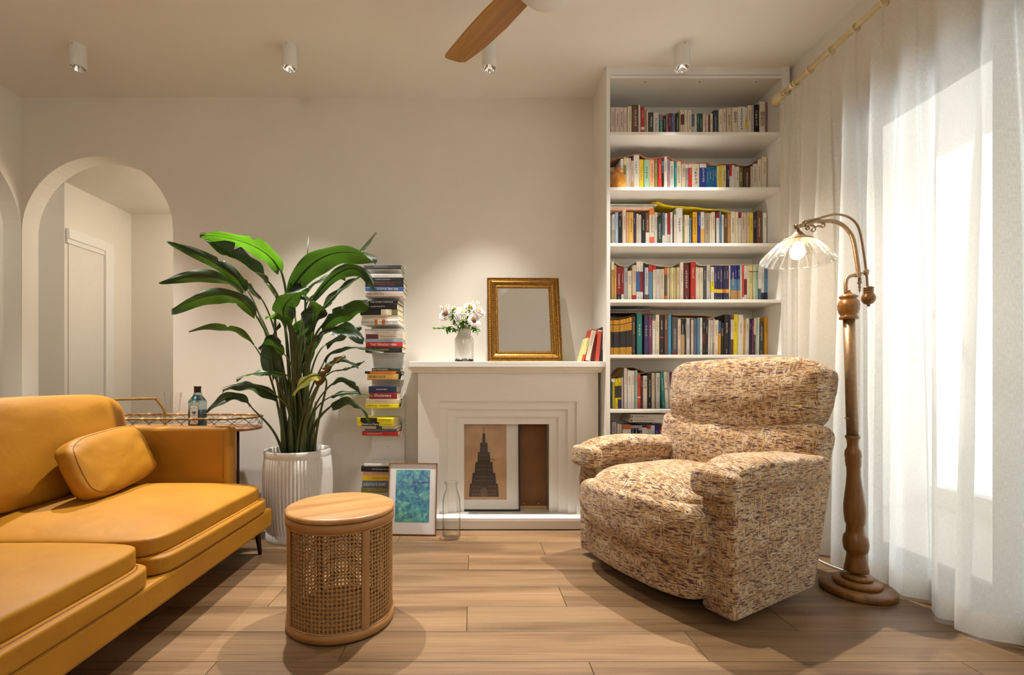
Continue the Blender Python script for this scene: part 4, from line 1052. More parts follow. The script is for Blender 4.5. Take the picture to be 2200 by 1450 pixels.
# ------------------------------------------------------------------ glass bottle on the floor
M_BOT = thin_glass('clear_bottle_glass', (0.985, 0.985, 0.98, 1), 0.02, 0.02, 0.35, 0.5)
gx, gy = fx(970, 2.735), 2.735
MB_ = MB()
bp_ = [(0.0001, 0.004), (0.046, 0.003), (0.0525, 0.012), (0.053, 0.20), (0.050, 0.235), (0.042, 0.265), (0.034, 0.285), (0.031, 0.305), (0.032, 0.315), (0.040, 0.320), (0.042, 0.325), (0.040, 0.330), (0.034, 0.329), (0.029, 0.315), (0.029, 0.30), (0.032, 0.284), (0.040, 0.262), (0.048, 0.233), (0.0505, 0.20), (0.050, 0.016), (0.0001, 0.018)]
o = MB_.lathe(bp_, (0, 0, 0), 40).obj('glass_bottle', M_BOT); o.location = (gx, gy, 0.0005)
tag(o, 'clear glass milk bottle standing on the floor before the fireplace', 'bottle')
# ------------------------------------------------------------------ cane stool
SX, SY, SR, SH = -0.511, 1.818, 0.203, 0.444
M_PINE = wood('honey_pine', rgb(144, 98, 52), rgb(172, 124, 70), rgb(190, 144, 90), 0.38, 'X', 1.0, False, 0.04, 5.0)
M_PINEZ = wood('honey_pine_upright', rgb(132, 90, 48), rgb(158, 112, 64), rgb(176, 132, 82), 0.4, 'Z', 1.0, True, 0.04, 5.0)
M_CANE = mat('woven_cane', rgb(166, 124, 72), 0.5, vary=0.25, scale=160, bump=0.25, bscale=420)
M_HOOP = mat('bent_pine', rgb(160, 112, 62), 0.4, vary=0.10, scale=26, stretch=(0.5, 0.5, 6))
so = thing('cane_stool', (SX, SY, 0), 'round pine stool with woven cane sides and a wooden lid', 'stool')
so.rotation_euler = (0, 0, radians(0))
lid = MB().lathe([(0.0001, SH), (SR - 0.008, SH), (SR + 0.001, SH - 0.004), (SR + 0.003, SH - 0.011), (SR + 0.001, SH - 0.018), (SR - 0.006, SH - 0.021), (0.0001, SH - 0.021)], seg=72).obj('lid', M_PINE, so, False)
lid.rotation_euler = (0, 0, radians(28))
def ring(z0, z1, name, r0=SR - 0.014, r1=SR):
    MB().lathe([(r0, z0), (r1, z0), (r1 + 0.001, (z0 + z1) / 2), (r1, z1), (r0, z1), (r0, z0)], seg=72, cap=False).obj(name, M_HOOP, so, False)
ring(SH - 0.052, SH - 0.0225, 'top_hoop'); ring(0.008, 0.040, 'bottom_hoop')
MB().lathe([(SR - 0.02, 0.0), (SR - 0.008, 0.0), (SR - 0.008, 0.008), (SR - 0.02, 0.008)], seg=48, cap=False).obj('foot_ring', bm_('black'), so, False)
MB().lathe([(0.0001, 0.02), (SR - 0.015, 0.02), (SR - 0.015, 0.028), (0.0001, 0.028)], seg=48, cap=False).obj('stool_base_board', M_PINE, so, False)
ang = [radians(a) for a in (-49.0, 41.0, 131.0, 221.0)]
hwid = 0.052     # half angle of an upright
for a in ang:
    def fn(f, g, a=a): return None
    mb = MB(); n = 6; vs = []; fs = []
    for i in range(n + 1):
        q = a - hwid + 2 * hwid * i / n
        for r_, z in ((SR - 0.013, 0.040), (SR + 0.001, 0.040), (SR + 0.001, SH - 0.052), (SR - 0.013, SH - 0.052)):
            vs.append((r_ * cos(q), r_ * sin(q), z))
    for i in range(n):
        for j in range(4):
            k = (j + 1) % 4
            fs.append((i * 4 + j, i * 4 + k, (i + 1) * 4 + k, (i + 1) * 4 + j))
    fs += [(0, 1, 2, 3), (n * 4 + 3, n * 4 + 2, n * 4 + 1, n * 4)]
    mb.add(vs, fs); mb.obj('upright', M_PINEZ, so, False)
pz0, pz1 = 0.044, SH - 0.056
for i in range(4):
    a0, a1 = ang[i] + hwid + 0.012, ang[(i + 1) % 4] - hwid - 0.012
    if a1 < a0: a1 += 2 * pi
    cr = SR - 0.007
    nu = round((a1 - a0) * cr / 0.0148); nv = round((pz1 - pz0) / 0.0148)
    mb = MB()
    du, dv = (a1 - a0) / nu, (pz1 - pz0) / nv
    for iu in range(nu):
        for iv in range(nv):
            ca, cz = a0 + (iu + 0.5) * du, pz0 + (iv + 0.5) * dv
            outer = [(-1, -1), (0, -1), (1, -1), (1, 0), (1, 1), (0, 1), (-1, 1), (-1, 0)]
            vs = []
            for ox, oz in outer:
                q = ca + ox * du / 2; rr_ = cr + (0.0010 if (ox and oz) else -0.0006)
                vs.append((rr_ * cos(q), rr_ * sin(q), cz + oz * dv / 2))
            for k in range(8):
                th = radians(-135 + 45 * k); q = ca + 0.375 * du * cos(th)
                vs.append(((cr + 0.0003) * cos(q), (cr + 0.0003) * sin(q), cz + 0.375 * dv * sin(th)))
            for k in range(8): vs.append((vs[8 + k][0] * (cr - 0.002) / cr, vs[8 + k][1] * (cr - 0.002) / cr, vs[8 + k][2]))
            fs = [(k, (k + 1) % 8, 8 + (k + 1) % 8, 8 + k) for k in range(8)] + [(8 + k, 8 + (k + 1) % 8, 16 + (k + 1) % 8, 16 + k) for k in range(8)]
            mb.add(vs, fs)
    p_ = mb.obj('cane_panel', M_CANE, so, False)
    # diagonal strands over the sheet
    dm = MB(); rr_ = cr + 0.0012
    def strand(s0, t0, ds, dt):
        pts = []
        s_, t_ = s0, t0
        while 0 <= s_ <= nu and 0 <= t_ <= nv:
            q = a0 + s_ * du; pts.append((rr_ * cos(q), rr_ * sin(q), pz0 + t_ * dv)); s_ += ds; t_ += dt
        if len(pts) > 1: dm.tube(pts, 0.0006, 3, False)
    for k in range(0, nu): strand(k + 0.5, 0, 0.5, 0.5); strand(k + 0.5, nv, 0.5, -0.5)
    for k in range(0, nv): strand(0, k + 0.5, 0.5, 0.5); strand(0, k + 0.5, 0.5, -0.5)
    tag(dm.obj('cane_strands', M_CANE, so, False), kind='stuff')
    # beading that holds the sheet
    pts = []
    br = SR - 0.002
    for q in [a0 - 0.004 + (a1 - a0 + 0.008) * j / 30 for j in range(31)]: pts.append((br * cos(q), br * sin(q), pz0 - 0.001))
    for q in [a1 + 0.004 - (a1 - a0 + 0.008) * j / 30 for j in range(31)]: pts.append((br * cos(q), br * sin(q), pz1 + 0.001))
    MB().tube(pts, 0.0024, 5, False, True).obj('spline_beading', M_PINE, so, False)
# ------------------------------------------------------------------ sofa
m, nt, out = nt_mat('mustard_leather')
b = N(nt, 'BsdfPrincipled'); L(nt, b.outputs[0], out.inputs[0]); b.inputs['Roughness'].default_value = 0.54; b.inputs['Specular IOR Level'].default_value = 0.35
tc = N(nt, 'TexCoord'); n1 = N(nt, 'TexNoise'); n1.inputs['Scale'].default_value = 5; n1.inputs['Detail'].default_value = 4; L(nt, tc.outputs['Object'], n1.inputs['Vector'])
r1 = ramp(nt, n1.outputs[0], [(0.3, rgb(160, 107, 16)), (0.7, rgb(172, 118, 22))]); L(nt, r1.outputs[0], b.inputs['Base Color'])
v1 = N(nt, 'TexVoronoi'); v1.inputs['Scale'].default_value = 520; L(nt, tc.outputs['Object'], v1.inputs['Vector'])
bp = N(nt, 'Bump'); bp.inputs['Strength'].default_value = 0.10; bp.inputs['Distance'].default_value = 0.001; L(nt, v1.outputs[0], bp.inputs['Height'])
n2 = N(nt, 'TexNoise'); n2.inputs['Scale'].default_value = 9; n2.inputs['Detail'].default_value = 3; n2.inputs['Distortion'].default_value = 0.8; L(nt, tc.outputs['Object'], n2.inputs['Vector'])
bp2 = N(nt, 'Bump'); bp2.inputs['Strength'].default_value = 0.25; bp2.inputs['Distance'].default_value = 0.012; L(nt, n2.outputs[0], bp2.inputs['Height']); L(nt, bp.outputs[0], bp2.inputs['Normal']); L(nt, bp2.outputs[0], b.inputs['Normal'])
M_LEA = m
M_SEAM = mat('leather_seam', rgb(118, 72, 8), 0.6)
M_BRONZE = mat('dark_bronze', rgb(62, 44, 30), 0.4, 0.7)
sf = thing('leather_sofa', (-1.5, 1.55, 0), 'long mustard yellow leather sofa with layered seat cushions', 'sofa')
Y0, Y1 = 0.60, 2.64
MB().bb(-2.08, -1.072, Y0 + 0.03, 2.50, 0.148, 0.246, 0.012).obj('base_rail', M_LEA, sf)
def piping(name, c, size, k, zf, r=0.003, lift=0.0):
    """cord round a cushion, on the cushion's own outline at height fraction zf"""
    m_ = (1 - abs(zf) ** k) ** (1.0 / k); pts = []
    for j in range(120):
        a = 2 * pi * j / 120; ca, sa = cos(a), sin(a)
        q = (abs(ca) ** k + abs(sa) ** k) ** (1.0 / k)
        pts.append((c[0] + ca / q * m_ * size[0] / 2, c[1] + sa / q * m_ * size[1] / 2, c[2] + zf * size[2] / 2 + lift))
    MB().tube(pts, r, 6, False, True).obj(name, M_SEAM, sf)
for i, (y0, y1) in enumerate(((0.735, 1.585), (1.60, 2.475))):
    mid = MB().soft((-1.57, (y0 + y1) / 2, 0.279), (1.01, y1 - y0, 0.072), 12, 20)
    mid.obj('seat_platform', M_LEA, sf)
    def crown(p, q):
        if q.z > 0:
            f = max(0, 1 - abs(q.x) ** 3.2) * max(0, 1 - abs(q.y) ** 3.2)
            p.z += 0.048 * f
        p.z += 0.003 * noise.noise(Vector((p.x * 6 + i * 9, p.y * 6, 0)))
        return p
    seat = MB().soft((-1.57, (y0 + y1) / 2, 0.342), (0.945, y1 - y0 - 0.004, 0.072), 11, 26, None, crown).obj('seat_cushion', M_LEA, sf)
    piping('cushion_piping', (-1.57, (y0 + y1) / 2, 0.342), (0.945, y1 - y0 - 0.004, 0.072), 11, 0.93, 0.0032)
    piping('cushion_piping', (-1.57, (y0 + y1) / 2, 0.342), (0.945, y1 - y0 - 0.004, 0.072), 11, -0.93, 0.0022)
    piping('platform_piping', (-1.57, (y0 + y1) / 2, 0.279), (1.01, y1 - y0, 0.072), 12, 0.92, 0.0020)
# arms
for y0, y1 in ((2.49, 2.585), (0.63, 0.725)):
    poly = [(-2.10, 0.15), (-1.300, 0.15), (-1.300, 0.678), (-2.10, 0.678)]
    a_ = MB().prism(poly, y0, y1, 'XZ', 0.024).obj('armrest', M_LEA, sf)
    yy = y0 - 0.001 if y0 > 1 else y1 + 0.001
    for k in range(1):
        MB().tube([(-1.330, yy, 0.40), (-1.330, yy, 0.655)], 0.0013, 5).obj('arm_stitching', M_SEAM, a_)
# back frame and cushions
MB().prism([(-2.10, 0.15), (-1.98, 0.15), (-2.03, 0.72), (-2.10, 0.72)], 0.725, 2.49, 'XZ', 0.02).obj('back_frame', M_LEA, sf)
for i, (y0, y1) in enumerate(((0.75, 1.585), (1.60, 2.46))):
    def puff(p, q, i=i):
        fold = 0.006 * sin(q.y * 9 + q.z * 3) * max(0, -q.z - 0.2) + 0.006 * noise.noise(Vector((q.y * 3, q.z * 4, i * 3.0)))
        p.x += fold + 0.012 * (1 - q.z * q.z) * (1 - q.y ** 4) * (1 if q.x > 0 else 0)
        p.z += 0.004 * (1 - abs(q.y) ** 3) * (1 if q.z > 0 else 0)
        return p
    MB().soft((-1.875, (y0 + y1) / 2, 0.628), (0.20, y1 - y0, 0.45), 5.0, 22, (0, radians(-10), 0), puff).obj('back_cushion', M_LEA, sf)
for x, y in ((-1.135, 2.46), (-1.135, 0.70), (-2.02, 2.46), (-2.02, 0.70)):
    MB().tube([(x, y, 0.15), (x + 0.004, y + 0.008, 0.07), (x + 0.006, y + 0.022, 0.0)], [0.020, 0.013, 0.009], 8).obj('leg', M_BRONZE, sf)
# loose cushion
pl = thing('throw_pillow', (-1.62, 2.16, 0.42), 'small mustard leather pillow leaning on the sofa back', 'pillow')
R = Euler((radians(4), radians(-24), radians(7)), 'XYZ').to_matrix()
def pil(p, q):
    e = max(abs(q.y), abs(q.z))
    p.x *= 1.0 - 0.30 * max(abs(q.y), abs(q.z)) ** 4
    p.x += 0.004 * sin(q.y * 14 + q.z * 5) * abs(q.y) ** 3 + 0.006 * noise.noise(Vector((q.y * 2.5, q.z * 3, 4.0)))
    return p
pc = Vector((-1.655, 2.135, 0.562))
MB().soft(pc, (0.125, 0.54, 0.28), 4.2, 20, R, pil).obj('pillow_body', M_LEA, pl)
KP = 4.2
for xf in (0.72, -0.72):
    pts = []
    mm_ = (1 - abs(xf) ** KP) ** (1.0 / KP)
    for j in range(96):
        a = 2 * pi * j / 96; q_ = (abs(cos(a)) ** KP + abs(sin(a)) ** KP) ** (1.0 / KP)
        q = Vector((xf, cos(a) / q_ * mm_, sin(a) / q_ * mm_))
        pts.append(pc + R @ pil(Vector((q.x * 0.125 / 2, q.y * 0.54 / 2, q.z * 0.28 / 2)), q))
    MB().tube(pts, 0.0018, 5, False, True).obj('pillow_piping', M_SEAM, pl)
# ------------------------------------------------------------------ tweed recliner
m, nt, out = nt_mat('multicolour_tweed')
b = N(nt, 'BsdfPrincipled'); L(nt, b.outputs[0], out.inputs[0]); b.inputs['Roughness'].default_value = 0.95; b.inputs['Specular IOR Level'].default_value = 0.15
b.inputs['Sheen Weight'].default_value = 0.25
at = N(nt, 'Attribute'); at.attribute_name = 'UVMap'
sp = N(nt, 'SeparateXYZ'); L(nt, at.outputs['Vector'], sp.inputs[0])
def mth(op, x, y=None, z=None):
    n = N(nt, 'Math', operation=op)
    for k, q in enumerate((x, y, z)):
        if q is None: continue
        if isinstance(q, (int, float)): n.inputs[k].default_value = q
        else: L(nt, q, n.inputs[k])
    return n.outputs[0]
def yarns(across, along, pitch, freq, seed):
    """one colour run per yarn: yarns lie side by side at the pitch, each changing colour along its length"""
    row = mth('FLOOR', mth('MULTIPLY', across, pitch))
    wn = N(nt, 'TexWhiteNoise'); wn.noise_dimensions = '1D'; L(nt, mth('ADD', row, seed), wn.inputs['W'])
    co = mth('MULTIPLY_ADD', wn.outputs[0], 900.0, mth('MULTIPLY', along, freq))
    n = N(nt, 'TexNoise'); n.noise_dimensions = '1D'; n.inputs['Scale'].default_value = 1.0; n.inputs['Detail'].default_value = 1.0; L(nt, co, n.inputs['W'])
    return n.outputs[0]
U_, V_ = sp.outputs['X'], sp.outputs['Y']
pal = [(0.0, rgb(88, 58, 52)), (0.28, rgb(88, 58, 52)), (0.36, rgb(136, 94, 62)), (0.42, rgb(192, 150, 78)), (0.47, rgb(216, 198, 166)), (0.515, rgb(176, 138, 78)), (0.57, rgb(228, 216, 196)), (0.63, rgb(156, 128, 112)), (0.70, rgb(96, 62, 62)), (1.0, rgb(96, 62, 62))]
weft = ramp(nt, yarns(V_, U_, 290.0, 15.0, 3.0), pal)
warp = ramp(nt, yarns(U_, V_, 290.0, 15.0, 71.0), [(0.0, rgb(84, 54, 56)), (0.33, rgb(84, 54, 56)), (0.40, rgb(196, 168, 126)), (0.5, rgb(226, 212, 188)), (0.58, rgb(196, 146, 66)), (0.66, rgb(110, 72, 60)), (1.0, rgb(110, 72, 60))])
def cloud(sx, sy, seed):
    mp = N(nt, 'Mapping'); mp.inputs['Scale'].default_value = (sx, sy, 1); mp.inputs['Location'].default_value = (seed, seed * 1.7, 0); L(nt, at.outputs['Vector'], mp.inputs[0])
    n = N(nt, 'TexNoise'); n.noise_dimensions = '2D'; n.inputs['Scale'].default_value = 1.0; n.inputs['Detail'].default_value = 2; L(nt, mp.outputs[0], n.inputs['Vector']); return n.outputs[0]
# which yarn is uppermost: the plain weave, loosened by larger floats
chk = mth('MULTIPLY', mth('SINE', mth('MULTIPLY', U_, 290.0 * pi)), mth('SINE', mth('MULTIPLY', V_, 290.0 * pi)))
selv = mth('ADD', mth('MULTIPLY', chk, 0.10), cloud(34, 22, 5.3))
sr = ramp(nt, selv, [(0.55, (0, 0, 0, 1)), (0.64, (1, 1, 1, 1))])
mx = N(nt, 'Mix'); mx.data_type = 'RGBA'; L(nt, mth('MULTIPLY', sr.outputs[0], 0.8), mx.inputs[0]); L(nt, weft.outputs[0], mx.inputs[6]); L(nt, warp.outputs[0], mx.inputs[7])
br = ramp(nt, cloud(8, 13, 1.3), [(0.30, (0.15, 0.15, 0.15, 1)), (0.65, (1, 1, 1, 1))])
tone = N(nt, 'Mix'); tone.data_type = 'RGBA'; tone.blend_type = 'MULTIPLY'; L(nt, br.outputs[0], tone.inputs[0])
L(nt, mx.outputs[2], tone.inputs[6]); tone.inputs[7].default_value = (0.74, 0.62, 0.48, 1); L(nt, tone.outputs[2], b.inputs['Base Color'])
bp = N(nt, 'Bump'); bp.inputs['Strength'].default_value = 0.5; bp.inputs['Distance'].default_value = 0.003; L(nt, chk, bp.inputs['Height']); L(nt, bp.outputs[0], b.inputs['Normal'])
M_TWEED = m
def box_uv(me):
    """lay the cloth on each face along its own plane, in metres"""
    ul = me.uv_layers.new(name='UVMap') if not me.uv_layers else me.uv_layers[0]
    for p in me.polygons:
        n = p.normal
        ax, ay, az = abs(n.x), abs(n.y), abs(n.z)
        for li in p.loop_indices:
            c = me.vertices[me.loops[li].vertex_index].co
            if az >= ax * 0.9 and az >= ay * 0.9: ul.data[li].uv = (c.x, c.y + 3.0)
            elif ay >= ax: ul.data[li].uv = (c.x + 5.0, c.z)
            else: ul.data[li].uv = (c.y + 9.0, c.z)
# chair space: x across the chair from the near arm, y towards its back, z up
AX, AY = 0.967, 1.712
th_ = math.atan2(0.450, 0.893)                # direction of the chair's back, seen from above
ch = thing('recliner_armchair', (AX, AY, 0), 'brown and cream tweed recliner armchair beside the floor lamp', 'armchair')
# local x = across (W), local y = back (B): B = (0.893,0.45), W = (-0.45,0.893) -> mirrored pair, so across runs along -x
ch.scale = (0.967, 0.967, 0.967); ch.location.z = 0.031
ch.rotation_euler = (0, 0, math.atan2(0.893, -0.45) - pi)      # local -x points along W
def cpart(name, mb, mt=None):
    # shapes are written with positive across-chair distances; flip into the chair's own axes
    mb.v = [(-x, y, z) for x, y, z in mb.v]; mb.f = [tuple(reversed(f)) for f in mb.f]
    o = mb.obj(name, mt or M_TWEED, ch, False)
    box_uv(o.data)
    return o
WD = 0.90
def side(w0, w1, name):
    mb = MB()
    poly = [(0.0, 0.0), (0.55, 0.03), (0.66, 0.40), (0.69, 0.52), (0.02, 0.55), (-0.012, 0.40), (-0.006, 0.20)]
    mb.prism(poly, w0, w1, 'YZ', 0.018)
    return cpart(name, mb)
side(0.0, 0.145, 'arm_side'); side(WD - 0.145, WD, 'arm_side')
for w0, sgn in ((0.072, 1), (WD - 0.072, -1)):
    def pad(p, q, sgn=sgn):
        # hangs over the front in a roll, tucks in towards the back
        f = max(0.0, -q.y - 0.45) / 0.55
        p.z -= 0.055 * f * f
        p.y += 0.012 * f
        p.z += 0.010 * noise.noise(Vector((q.y * 3, q.x * 2, 7.0 + sgn)))
        p.x += 0.008 * noise.noise(Vector((q.y * 4, q.z * 2, 2.0 + sgn)))
        p.z -= 0.02 * max(0, q.y)
        return p
    cpart('arm_pad', MB().soft((w0, 0.315, 0.555), (0.20, 0.76, 0.125), 4.0, 18, None, pad))
    # rolled front of the pad
    cpart('arm_roll', MB().soft((w0, -0.012, 0.520), (0.192, 0.085, 0.115), 4.0, 12))
def seatf(p, q):
    if q.z > 0: p.z += 0.035 * (1 - q.x ** 2) * (1 - q.y ** 4)
    if q.y < 0: p.z -= 0.05 * (abs(q.y) ** 4)
    p.y -= 0.035 * (1 - q.x * q.x) * (1 if q.y < 0 else 0)
    p.z += 0.006 * noise.noise(Vector((q.x * 3, q.y * 3, 1.0)))
    return p
cpart('seat_cushion', MB().soft((WD / 2, 0.225, 0.405), (WD - 0.27, 0.66, 0.15), 4.2, 20, None, seatf))
def rollf(p, q):
    p.y -= 0.045 * (1 - q.x * q.x) * (1 if q.y < 0 else 0)
    p.y += 0.008 * noise.noise(Vector((q.x * 3, q.z * 3, 5.0)))
    return p
cpart('footrest_upper', MB().soft((WD / 2, -0.01, 0.315), (WD - 0.17, 0.20, 0.235), 4.5, 18, None, rollf))
cpart('footrest_lower', MB().soft((WD / 2, 0.02, 0.135), (WD - 0.20, 0.17, 0.22), 5.0, 16, None, rollf))
# back: lumbar and head cushions on a reclined shell
rec = Euler((radians(-13), 0, 0)).to_matrix()
def sag(x): return 0.065 * (1 - x * x)
def lum(p, q):
    p.y -= 0.035 * (1 - q.x ** 2) * (1 - q.z ** 2) * (1 if q.y < 0 else 0)
    if q.z > 0: p.z -= sag(q.x) * q.z
    p.x *= 1.0 + 0.05 * q.z
    p.y += 0.010 * noise.noise(Vector((q.x * 3, q.z * 3, 8.0)))
    return p
cpart('lumbar_cushion', MB().soft((WD / 2 - 0.012, 0.645, 0.578), (0.85, 0.20, 0.375), 5.2, 20, rec, lum))
def head(p, q):
    if q.z < 0: p.z -= sag(q.x) * abs(q.z)
    if q.z > 0: p.z += 0.014 * (1 - q.x ** 2) - 0.016 * math.exp(-(q.x - 0.25) ** 2 / 0.012) * (1 - abs(q.y))
    p.y -= 0.035 * (1 - q.x ** 2) * (1 - q.z ** 2) * (1 if q.y < 0 else 0)
    p.x *= 1.0 + 0.03 * q.z
    p.y += 0.012 * noise.noise(Vector((q.x * 3, q.z * 3, 3.0)))
    return p
cpart('head_cushion', MB().soft((WD / 2 - 0.018, 0.705, 0.862), (0.82, 0.21, 0.325), 5.2, 22, rec, head))
cpart('back_shell', MB().soft((WD / 2, 0.735, 0.60), (0.72, 0.12, 0.68), 6, 12, rec))
cpart('swivel_base', MB().bb(0.16, WD - 0.16, 0.10, 0.50, -0.031, 0.10), bm_('black'))
# ------------------------------------------------------------------ floor lamp
LX, LY = 1.690, 2.045
M_TURN = wood('turned_beech', rgb(104, 66, 24), rgb(134, 90, 38), rgb(156, 110, 52), 0.3, 'Z', 1.0, True, 0.03, 4.0)
M_BRASS = mat('aged_brass', rgb(150, 122, 92), 0.42, 0.65, vary=0.12, scale=60)
fl_ = thing('floor_lamp', (LX, LY, 0), 'turned wooden floor lamp with arched brass arm and ribbed glass shade', 'floor lamp')
def lean(p): return Vector((p[0] - 0.030 * (p[2] - 0.08), p[1], p[2]))
def turned(name, prof, m, seg=40, dx=0.0, dy=0.0):
    return MB().lathe(prof, (LX, LY, 0), seg, None, lambda p: lean(p + Vector((dx, dy, 0)))).obj(name, m, fl_)
def disc(r, z0, z1): return [(0.0001, z0), (r - 0.006, z0), (r, z0 + 0.006), (r + 0.001, (z0 + z1) / 2), (r, z1 - 0.008), (r - 0.008, z1), (0.0001, z1)]
for nm, pr in (('base_plinth', disc(0.137, 0.0, 0.032)), ('base_step', disc(0.088, 0.032, 0.058)), ('base_collar', disc(0.058, 0.058, 0.080))):
    turned(nm, pr, M_TURN, 48)
def z_at(v): return HC - (v - V0) * LY / F
w2r = LY / F
bal = [(26, 1226), (27, 1222), (24, 1212), (21, 1195), (20, 1188), (25, 1183), (27, 1175), (28, 1165), (26, 1152), (21, 1146), (20, 1140), (19, 1128), (22, 1122), (23, 1112), (24, 1100), (23.5, 1085), (20, 1060), (17, 1040), (15, 1020), (15, 1005), (16.5, 1000), (17.5, 990), (17, 985), (18.5, 978), (17, 968), (13, 962), (12, 955), (13, 945), (16, 940), (16.5, 936)]
bal = [(r * w2r * 0.82, z_at(v)) for r, v in bal]; bal = bal + [(0.0001, bal[-1][1])]
turned('turned_baluster', bal, M_TURN)
turned('brass_pole', [(0.0215, z_at(937)), (0.0215, z_at(684)), (0.0001, z_at(684))], M_BRASS, 24)
vs_ = [(18, 686), (19.5, 683), (17, 679), (16, 677), (19, 672), (21, 664), (20.5, 660), (21.5, 657), (20.5, 654), (19, 648), (15, 643), (14, 642), (17.5, 640), (18, 637), (14, 634), (9, 632), (6, 629), (4, 626), (5, 624)]
vs_ = [(r * w2r * 0.92, z_at(v)) for r, v in vs_]; vs_ = vs_ + [(0.0001, vs_[-1][1])]
turned('turned_vase_knob', vs_, M_TURN)
def LP(u, v, dd=0.0): return P(u, v, LY + dd)
def curve(pts, n=8):
    """smooth curve through the points"""
    q = [Vector(p) for p in pts]; out_ = []
    for i in range(len(q) - 1):
        p0, p1, p2, p3 = q[max(i - 1, 0)], q[i], q[i + 1], q[min(i + 2, len(q) - 1)]
        for k in range(n):
            t = k / n
            out_.append(0.5 * ((2 * p1) + (p2 - p0) * t + (2 * p0 - 5 * p1 + 4 * p2 - p3) * t * t + (3 * p1 - p0 - 3 * p2 + p3) * t ** 3))
    return out_ + [q[-1]]
MB().tube(curve([LP(1817.5, 629), LP(1817, 608), LP(1821, 597), LP(1831, 592), LP(1841, 591)]), 0.0075, 10).obj('gooseneck', M_BRASS, fl_)
MB().tube(curve([LP(1845, 592), LP(1841, 560), LP(1833, 515), LP(1822, 495), LP(1806, 481), LP(1785, 475), LP(1768, 476), LP(1752, 475), LP(1740, 480), LP(1728, 484)]), [0.0075] * 45 + [0.0085] * 28 if False else 0.0085, 10).obj('main_arm', M_BRASS, fl_)
MB().tube(curve([LP(1864, 622), LP(1862, 590), LP(1856, 545), LP(1848, 500), LP(1838, 478), LP(1820, 465), LP(1798, 460.5), LP(1780, 463), LP(1755, 470), LP(1727, 476)]), 0.0048, 8).obj('counter_rod', M_BRASS, fl_)
MB().box(LP(1843, 590), (0.020, 0.020, 0.020), None, 0.002).box(LP(1861, 585), (0.014, 0.016, 0.024), None, 0.002).tube([LP(1843, 588), LP(1862, 586)], 0.004, 8).obj('arm_clamp', M_BRASS, fl_)
fin = MB(); c0 = LP(1847, 596)
fin.lathe([(0.006, 0), (0.007, -0.02), (0.010, -0.024), (0.005, -0.03), (0.004, -0.036), (0.006, -0.042), (0.003, -0.05), (0.0045, -0.056), (0.0005, -0.066)], c0, 12).obj('clamp_finial', M_BRASS, fl_)
cw = LP(1866, 626)
MB().lathe([(0.003, 0.024), (0.006, 0.022), (0.019, 0.018), (0.020, 0.013), (0.016, 0.011), (0.0195, 0.008), (0.0195, 0.004), (0.016, 0.002), (0.019, -0.001), (0.019, -0.004), (0.017, -0.007), (0.024, -0.018), (0.0265, -0.030), (0.024, -0.043), (0.016, -0.054), (0.006, -0.058), (0.006, -0.066), (0.0001, -0.066)], cw, 28).obj('counterweight', M_TURN, fl_)
# scrolled ornament under the arm
def scroll(cu, cv, r0, turns, s0, sg=1, n=26):
    pts = []
    for k in range(n + 1):
        f = k / n; a = s0 + sg * f * turns * 2 * pi; r_ = r0 * (1 - 0.82 * f)
        pts.append(LP(cu + r_ * cos(a), cv + r_ * sin(a)))
    return pts
mb = MB()
mb.tube(curve([LP(1732, 483), LP(1745, 484), LP(1752, 488), LP(1756, 486), LP(1765, 486)], 5), [0.004] * 21, 6)
mb.tube(scroll(1734, 490, 5, 1.1, -1.2), 0.003, 6); mb.tube(scroll(1746, 493, 6.5, 1.0, -1.0), 0.003, 6); mb.tube(scroll(1768, 483, 6, 0.9, 2.6, -1), 0.003, 6)
mb.obj('scroll_ornament', M_BRASS, fl_)
j = LP(1712, 487)
MB().soft(LP(1721, 484.5), (0.028, 0.016, 0.016), 3, 6).soft(j, (0.022, 0.02, 0.022), 2.4, 6).tube([LP(1704, 483), LP(1712, 487)], 0.003, 6).soft(LP(1727, 479), (0.012, 0.016, 0.026), 3, 5).obj('swivel_joint', M_BRASS, fl_)
SC_ = LP(1713, 540)
top = LP(1713, 497)
Rt = Euler((0, radians(3), 0)).to_matrix()
def shp(p): return Rt @ p
zt = top.z - SC_.z
MB().lathe([(0.004, zt + 0.014), (0.006, zt + 0.004), (0.013, zt - 0.002), (0.022, zt - 0.014), (0.032, zt - 0.024), (0.054, zt - 0.034), (0.062, zt - 0.040), (0.067, zt - 0.046), (0.060, zt - 0.044)], SC_, 36, None, shp, True, False).obj('shade_holder', M_BRASS, fl_)
m, nt, out = nt_mat('ribbed_glass')
t_ = N(nt, 'BsdfTransparent'); t_.inputs[0].default_value = (0.97, 0.97, 0.95, 1); g_ = N(nt, 'BsdfGlossy'); g_.inputs['Roughness'].default_value = 0.08
tr_ = N(nt, 'BsdfTranslucent'); tr_.inputs[0].default_value = (0.9, 0.9, 0.88, 1)
lw = N(nt, 'LayerWeight'); lw.inputs['Blend'].default_value = 0.55
mp_ = N(nt, 'Math', operation='MULTIPLY_ADD'); L(nt, lw.outputs['Facing'], mp_.inputs[0]); mp_.inputs[1].default_value = 0.45; mp_.inputs[2].default_value = 0.02
m1 = N(nt, 'MixShader'); m1.inputs[0].default_value = 0.05; L(nt, g_.outputs[0], m1.inputs[1]); L(nt, tr_.outputs[0], m1.inputs[2])
m2 = N(nt, 'MixShader'); L(nt, mp_.outputs[0], m2.inputs[0]); L(nt, t_.outputs[0], m2.inputs[1]); L(nt, m1.outputs[0], m2.inputs[2]); L(nt, m2.outputs[0], out.inputs[0])
